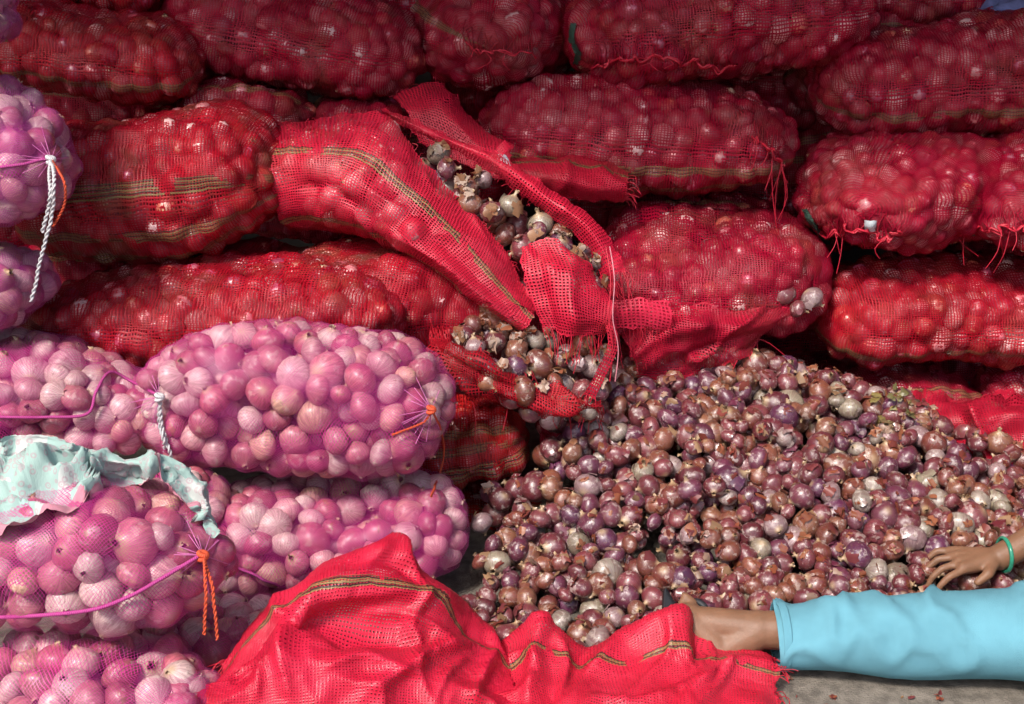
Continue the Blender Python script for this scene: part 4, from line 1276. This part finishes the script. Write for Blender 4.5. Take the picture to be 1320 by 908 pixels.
cl2, _ = sheet('bluish_cloth', [
    [(1235, 12, 3.42), (1262, -4, 3.46), (1300, -10, 3.46), (1345, -8, 3.46)],
    [(1238, 26, 3.34), (1268, 16, 3.32), (1302, 8, 3.30), (1345, 6, 3.30)],
    [(1245, 36, 3.32), (1275, 34, 3.28), (1306, 32, 3.26), (1345, 30, 3.26)]], M_BLUE, None, wr=0.02, seed=73, scale=16, ridge=0.7, res=0.008)
tag(cl2, 'crumpled bluish cloth bundle on top of the plump red sack', 'cloth')

# ------------------------------------------------------------------ dry onion skins
def flakes(name, P, Nn, n, rng, size=(0.008, 0.02), tints=None, lift=0.002):
    tints = tints or [(0.30, 0.085, 0.04), (0.34, 0.12, 0.06), (0.24, 0.05, 0.035), (0.42, 0.27, 0.20), (0.38, 0.22, 0.12), (0.22, 0.045, 0.05), (0.26, 0.06, 0.05)]
    Vs, Fs, Ts, off = [], [], [], 0
    k = 5
    gu, gv = np.meshgrid(np.linspace(-1, 1, k), np.linspace(-1, 1, k), indexing='ij')
    for _ in range(n):
        i = rng.integers(len(P))
        nrm = Nn[i] + rng.normal(0, 0.45, 3); nrm /= np.linalg.norm(nrm)
        t = np.cross(nrm, rng.normal(size=3)); t /= np.linalg.norm(t); bt = np.cross(nrm, t)
        s = rng.uniform(*size); asp = rng.uniform(0.4, 0.9)
        a, b_ = gu * (1 + rng.normal(0, 0.14, gu.shape)), gv * (1 + rng.normal(0, 0.14, gu.shape))
        cv = rng.uniform(0.2, 0.9)
        hgt = cv * (1 - b_ ** 2) * 0.55 + 0.18 * a * rng.normal() + rng.normal(0, 0.06, a.shape)
        rd = np.sqrt(np.maximum(1e-6, a * a + b_ * b_)); sqr = np.maximum(np.abs(a), np.abs(b_)) / np.maximum(rd, 1e-3)
        fr_ = (0.55 + 0.45 * sqr) * (1 + rng.normal(0, 0.12, a.shape)); a = a * fr_; b_ = b_ * fr_
        V = P[i] + nrm * lift + (a[..., None] * t * s + b_[..., None] * bt * s * asp + hgt[..., None] * nrm * s * asp)
        Vs.append(V.reshape(-1, 3)); Fs.append(grid_faces(k, k) + off); off += k * k
        c = np.array(tints[rng.integers(len(tints))]) * rng.uniform(0.7, 1.2)
        Ts.append(np.tile(np.append(c, 1), (k * k, 1)))
    return link(name, mesh(name, np.vstack(Vs), np.vstack(Fs), {'tint': np.vstack(Ts)}), M_SKIN)


rng = np.random.default_rng(8)
tops = np.vstack([HX, MX, SX]); tr_ = np.concatenate([HR, MR, SR])
upn = np.tile(np.array([-0.05, -0.55, 0.8]), (len(tops), 1)) + rng.normal(0, 0.5, (len(tops), 3)); upn /= np.linalg.norm(upn, axis=1, keepdims=True)
fl = flakes('onion_skins', tops + upn * tr_[:, None] * 0.88, upn, 1700, rng, (0.004, 0.014))
tag(fl, 'dry papery onion skins littering the loose onion heap', 'onion skin', kind='stuff')
mt = tops[len(HX):]; mu = upn[len(HX):]
fl = flakes('onion_skins', mt + mu * 0.027, mu, 220, rng, (0.006, 0.018), [(0.42, 0.27, 0.20), (0.48, 0.36, 0.29), (0.36, 0.18, 0.09), (0.30, 0.10, 0.05)])
tag(fl, 'dry onion skins caught in the mouths of the torn sacks', 'onion skin', kind='stuff')
pts, nrs = [], []
for key in ('p4', 'p6', 'p5', 'r19', 'r22', 'r23', 'r15', 'p3'):
    V = SACKS[key]['V']; N_ = toward_cam(V)
    m = (N_[..., 2] > 0.55)
    q = np.argwhere(m)
    for j in rng.choice(len(q), 14, replace=False):
        pts.append(V[tuple(q[j])]); nrs.append(N_[tuple(q[j])])
fl = flakes('onion_skins', np.array(pts), np.array(nrs), 110, rng, (0.004, 0.011), [(0.5, 0.33, 0.25), (0.55, 0.42, 0.38), (0.35, 0.2, 0.12)], 0.004)
tag(fl, 'crumbs of onion skin lying on the sack tops', 'onion skin', kind='stuff')
yc = np.array([hx_ for hx_ in HX if np.hypot(*(np.array([proj(hx_)[0][0], proj(hx_)[1][0]]) - (1150, 532))) < 26])
if len(yc):
    yn = np.tile([-0.1, -0.5, 0.85], (len(yc), 1))
    fl = flakes('wilted_leaves', yc + yn * 0.03, yn, 70, rng, (0.005, 0.013), [(0.26, 0.20, 0.06), (0.20, 0.18, 0.07), (0.24, 0.16, 0.08)], 0.002)
    tag(fl, 'clump of yellowish wilted leaf on the heap before the squat sacks', 'leaf', kind='stuff')
gp = np.stack([rng.uniform(0.3, 1.3, 160), rng.uniform(1.55, 2.0, 160), np.full(160, 0.003)], 1)
fl = flakes('onion_skins', gp, np.tile([0, 0, 1.0], (160, 1)), 150, rng, (0.002, 0.008))
tag(fl, 'scraps of onion skin on the bare ground', 'onion skin', kind='stuff')

# ------------------------------------------------------------------ the seated person
def capsule(p, q, r0, r1, seg=16, flat=1.0, up=None):
    p, q = np.asarray(p, float), np.asarray(q, float)
    L = np.linalg.norm(q - p); T = (q - p) / L
    ref = np.array(up if up is not None else (0.1, 0.2, 1.0), float)
    A = np.cross(T, ref); A /= np.linalg.norm(A); B = np.cross(A, T)
    k = 6
    a = np.linspace(-math.pi / 2, 0, k); b = np.linspace(0, math.pi / 2, k)
    tt = np.concatenate([r0 * np.sin(a), L + r1 * np.sin(b)]); rr = np.concatenate([r0 * np.cos(a), r1 * np.cos(b)])
    th = np.linspace(0, 2 * math.pi, seg, endpoint=False)
    V = p + tt[:, None, None] * T + rr[:, None, None] * (np.cos(th)[None, :, None] * A + flat * np.sin(th)[None, :, None] * B)
    n = len(tt)
    i, j = np.meshgrid(np.arange(n - 1), np.arange(seg), indexing='ij'); j2 = (j + 1) % seg
    F = np.stack([i * seg + j, i * seg + j2, (i + 1) * seg + j2, (i + 1) * seg + j], -1).reshape(-1, 4)
    return V.reshape(-1, 3), F


def blob(name, parts, mat, parent, voxel, smooth=4):
    Vs, Fs, off = [], [], 0
    for V, F in parts:
        Vs.append(V); Fs.append(F + off); off += len(V)
    o = link(name, mesh(name, np.vstack(Vs), np.vstack(Fs)), mat, parent)
    md = o.modifiers.new('skin_union', 'REMESH'); md.mode = 'VOXEL'; md.voxel_size = voxel; md.use_smooth_shade = True
    sm = o.modifiers.new('soften', 'SMOOTH'); sm.factor = 0.5; sm.iterations = smooth
    return o


M_BODY = plain('skin', (0.21, 0.105, 0.06, 1), 0.5, 0.35, 18, 0.2, 0.4, 0.08, bscale=300)
person = empty('person', (1.3, 1.75, 0), 'person sitting on the ground in turquoise trousers, reaching into the onion heap', 'person')
hipL, kneeL = np.array([1.33, 1.80, 0.13]), np.array([0.90, 1.905, 0.088])
ankle = W(978, 812, 1.945)
heel = np.array([W(930, 848, 1.925)[0], 1.925, 0.035])
ball = W(888, 800, 1.965); toe = W(872, 782, 1.985)
hipR, kneeR, ankR = np.array([1.36, 1.60, 0.13]), np.array([1.02, 1.36, 0.13]), np.array([1.40, 1.30, 0.06])
pelvis, chest, neck = np.array([1.38, 1.70, 0.16]), np.array([1.32, 1.74, 0.52]), np.array([1.27, 1.77, 0.66])
head = np.array([1.22, 1.80, 0.80])
shL, shR = np.array([1.27, 1.90, 0.585]), np.array([1.31, 1.57, 0.585])
elL = np.array([1.26, 2.13, 0.33]); wrL = W(1288, 719, 2.16); 
elR, wrR = np.array([1.18, 1.45, 0.36]), np.array([1.02, 1.50, 0.24])
hk = W(1234, 722, 2.155); 
cap = capsule
body = [cap(pelvis, chest, 0.135, 0.125, flat=1.15), cap(chest, neck, 0.10, 0.055), cap(neck, head - [0, 0, 0.06], 0.05, 0.05),
        cap(head + [0.015, 0, 0.045], head + [-0.03, 0, -0.045], 0.088, 0.062), cap(head + [-0.065, 0.01, 0.01], head + [-0.085, 0.012, -0.03], 0.012, 0.016),
        cap(head + [0.0, 0.078, 0.0], head + [0.01, 0.082, -0.03], 0.014, 0.012), cap(head + [0.0, -0.078, 0.0], head + [0.01, -0.082, -0.03], 0.014, 0.012),
        cap(head + [-0.062, 0.03, -0.065], head + [-0.062, -0.02, -0.065], 0.012, 0.012),
        cap(chest + [0, 0, 0.06], shL, 0.075, 0.055), cap(chest + [0, 0, 0.06], shR, 0.075, 0.055),
        cap(shL, elL, 0.05, 0.038), cap(elL, wrL, 0.038, 0.026), cap(shR, elR, 0.05, 0.038), cap(elR, wrR, 0.038, 0.026),
        cap(pelvis, hipL, 0.12, 0.10), cap(hipL, kneeL, 0.085, 0.058), cap(kneeL, kneeL * 0.62 + ankle * 0.38 + [0, 0, -0.005], 0.055, 0.052), cap(kneeL * 0.62 + ankle * 0.38, ankle, 0.050, 0.034),
        cap(ankle, heel + [0.005, 0.005, 0.005], 0.036, 0.03), cap(heel, ball, 0.03, 0.032), cap(ankle, ball, 0.034, 0.028),
        cap(pelvis, hipR, 0.12, 0.10), cap(hipR, kneeR, 0.085, 0.058), cap(kneeR, ankR, 0.055, 0.035), cap(ankR, ankR + [0.02, -0.15, -0.02], 0.035, 0.028)]


def fingers(wr, kn, side, out, spread_v, down, ln=0.078):
    """palm and five fingers; side: across the palm, towards the thumb"""
    f = kn - wr; f /= np.linalg.norm(f)
    s = np.asarray(side, float); s -= f * (s @ f); s /= np.linalg.norm(s)
    out += [cap(wr, kn + s * 0.028, 0.022, 0.013), cap(wr, kn + s * 0.009, 0.022, 0.013), cap(wr, kn - s * 0.010, 0.021, 0.013), cap(wr, kn - s * 0.028, 0.02, 0.012)]
    dn = np.asarray(down, float)
    for k, (o_, l) in enumerate(((0.030, 0.90), (0.010, 1.0), (-0.010, 0.94), (-0.029, 0.74))):
        p0 = kn + s * o_ * 1.1
        p1 = p0 + (f + s * o_ * 11 + dn * 0.2) * ln * l * 0.45
        p2 = p1 + (f * 0.75 + s * o_ * 3 + dn * 0.75) * ln * l * 0.32
        p3 = p2 + (f * 0.35 + dn * 1.0) * ln * l * 0.26
        out += [cap(p0, p1, 0.0088, 0.0076, 10), cap(p1, p2, 0.0078, 0.0068, 10), cap(p2, p3, 0.0068, 0.0056, 10)]
    t0 = wr + f * 0.025 + s * 0.024
    t1 = t0 + (f * 0.55 + s * 0.8) * 0.034; t2 = t1 + (f * 0.8 + s * 0.3 + dn * 0.4) * 0.028
    out += [cap(wr + f * 0.01, t0, 0.015, 0.014, 10), cap(t0, t1, 0.0125, 0.011, 10), cap(t1, t2, 0.0105, 0.008, 10)]


fingers(wrL, hk, (0, -1, -0.1), body, 1, (0, 0, -1))
fingers(wrR, wrR + (wrR - elR) / np.linalg.norm(wrR - elR) * 0.085, (0, 1, 0.2), body, 1, (0, 0, -1))
for k in range(5):       # toes
    o_ = (k - 2) * 0.0165
    s = np.array([0.15, 0.55, 0.5]); s /= np.linalg.norm(s)
    body.append(cap(ball + s * o_, toe + s * o_ - (toe - ball) * 0.12 * k, 0.0115, 0.011 if k == 0 else 0.008, 10))
blob('body', body, M_BODY, person, 0.004, 2)
# sandal sole against the sole of the foot, with its strap
M_SOLE = plain('sandal_rubber', (0.015, 0.016, 0.02, 1), 0.6, 0.2, 60)
sd_ = np.array([-0.80, -0.25, -0.15]) * 0.037
sole = cat_rom(np.array([heel + sd_ + [0.012, 0, -0.02], heel + sd_ + [-0.004, 0.004, 0.012], (heel + ball) / 2 + sd_, ball + sd_, toe + sd_ * 0.75, toe + (toe - ball) * 0.2 + sd_ * 0.7]), 24)
wv = np.array([0.12, 0.75, 0.45]); wv /= np.linalg.norm(wv)
Gs_ = sole[:, None] + np.linspace(-1, 1, 7)[None, :, None] * wv * (0.036 + 0.008 * np.sin(np.linspace(0, 3.1, 24)))[:, None, None]
so = link('sandal', mesh('sandal', Gs_.reshape(-1, 3), grid_faces(24, 7)), M_SOLE, person)
md = so.modifiers.new('thick', 'SOLIDIFY'); md.thickness = 0.014; md.offset = 0
st = tube('strap', [ball + sd_ * 0.6 - wv * 0.042, ball - sd_ * 0.6 - wv * 0.03, ball - sd_ * 1.15, ball - sd_ * 0.6 + wv * 0.03, ball + sd_ * 0.6 + wv * 0.042], 0.007, M_SOLE, so, 8, 40)


def garment(name, pts, mat, parent, seed, sq=1.0, fold=0.010, nu=110, nv=40, flatz=None):
    """loose cloth tube: pts = (centre, half width, half height)"""
    C = cat_rom(np.array([p[0] for p in pts]), nu); rw = cat_rom(np.array([[p[1], p[2]] for p in pts], float), nu)
    T = np.gradient(C, axis=0); T /= np.linalg.norm(T, axis=1, keepdims=True)
    A = np.cross(T, [0, 0, 1.0]); A /= np.linalg.norm(A, axis=1, keepdims=True); B = np.cross(A, T)
    th = np.linspace(0, 2 * math.pi, nv) - math.pi / 2
    G = C[:, None] + A[:, None] * (np.cos(th) * 1)[None, :, None] * rw[:, 0][:, None, None] + B[:, None] * np.sin(th)[None, :, None] * rw[:, 1][:, None, None]
    N = G - C[:, None]; N /= np.linalg.norm(N, axis=2, keepdims=True) + 1e-9
    w = wob(G * np.array([1.0, 0.6, 1.6]), 11, seed, 3)
    q_ = wob(G * np.array([1.3, 1.0, 1.0]) + 0.7 * G[..., 2:3], 8, seed + 9, 2)
    w = 0.5 * w + 1.0 * (1.6 * np.clip(1 - 2.4 * np.abs(q_), 0, 1) - 0.5)
    w = w * np.clip(0.45 + 0.7 * np.sin(th), 0.05, 1)[None]
    G = G + N * (fold * w)[..., None]
    G[:, -1] = G[:, 0]
    if flatz is not None: G[..., 2] = np.maximum(G[..., 2], flatz)
    o = link(name, mesh(name, G.reshape(-1, 3), grid_faces(nu, nv)), mat, parent)
    md = o.modifiers.new('thick', 'SOLIDIFY'); md.thickness = 0.003
    return o


M_TROUSER = plain('turquoise_cotton', (0.13, 0.33, 0.41, 1), 0.9, 0.32, 6, 0.5, 0.15, bscale=700)
cuff = W(1000, 820, 1.94)
garment('trouser_leg', [(cuff, 0.066, 0.058), (cuff * 0.75 + kneeL * 0.25 + [0, 0, 0.004], 0.074, 0.062), (cuff * 0.45 + kneeL * 0.55 + [0, 0, 0.0], 0.085, 0.074), (kneeL + [0, 0, 0.004], 0.09, 0.080), ((kneeL + hipL) / 2, 0.115, 0.105), (hipL, 0.135, 0.135), (pelvis + [0.0, 0.03, 0.02], 0.15, 0.16)], M_TROUSER, person, 81, flatz=0.006)
garment('trouser_leg', [(ankR + [0.0, 0, 0.02], 0.06, 0.06), ((ankR + kneeR) / 2, 0.085, 0.085), (kneeR + [-0.01, 0, 0], 0.092, 0.09), ((kneeR + hipR) / 2, 0.115, 0.115), (hipR, 0.135, 0.13), (pelvis + [0.0, -0.03, 0.02], 0.15, 0.16)], M_TROUSER, person, 82, flatz=0.006)
tl_ = garment('hem', [(cuff + [0.001, 0, 0], 0.0685, 0.0605), (cuff + [0.008, 0, 0], 0.069, 0.061), (cuff + [0.016, 0, 0], 0.0685, 0.0605)], M_TROUSER, person, 83, fold=0.0, nu=8, flatz=0.006)
M_SHIRT = plain('shirt_cotton', (0.42, 0.40, 0.36, 1), 0.85, 0.15, 9, 0.2, 0.2, bscale=500)
blob('shirt', [cap(pelvis + [0, 0, 0.03], chest, 0.165, 0.145, flat=1.15), cap(chest, neck - [0, 0, 0.06], 0.135, 0.085), cap(chest + [0, 0, 0.06], shL, 0.09, 0.075), cap(chest + [0, 0, 0.06], shR, 0.09, 0.075),
               cap(shL, shL * 0.55 + elL * 0.45, 0.072, 0.065), cap(shR, shR * 0.55 + elR * 0.45, 0.072, 0.065)], M_SHIRT, person, 0.008, 3)
blob('hair', [cap(head + [0.03, 0, 0.075], head + [0.06, 0, -0.02], 0.085, 0.07), cap(head + [-0.02, 0, 0.085], head + [0.04, 0, 0.085], 0.07, 0.08)], plain('hair', (0.012, 0.010, 0.009, 1), 0.45, 0.3, 80, 0.5), person, 0.008, 2)
for s_ in (-1, 1):
    eye = blob('eye', [cap(head + [-0.072, 0.03 * s_, 0.012], head + [-0.073, 0.03 * s_, 0.0125], 0.0125, 0.0125, 10)], plain('eye', (0.05, 0.03, 0.02, 1), 0.15, 0.1), person, 0.004, 1)
t = np.linspace(0, 2 * math.pi, 25)
ax = (wrL - hk); ax /= np.linalg.norm(ax)
e1 = np.cross(ax, [0, 0, 1.0]); e1 /= np.linalg.norm(e1); e2 = np.cross(e1, ax)
bc = wrL + (elL - wrL) * 0.03
tube('bangle', [bc + 0.033 * (np.cos(a) * e1 + np.sin(a) * e2) for a in t], 0.0042, plain('green_glass', (0.03, 0.22, 0.14, 1), 0.2, 0.1), person, 8, 90)
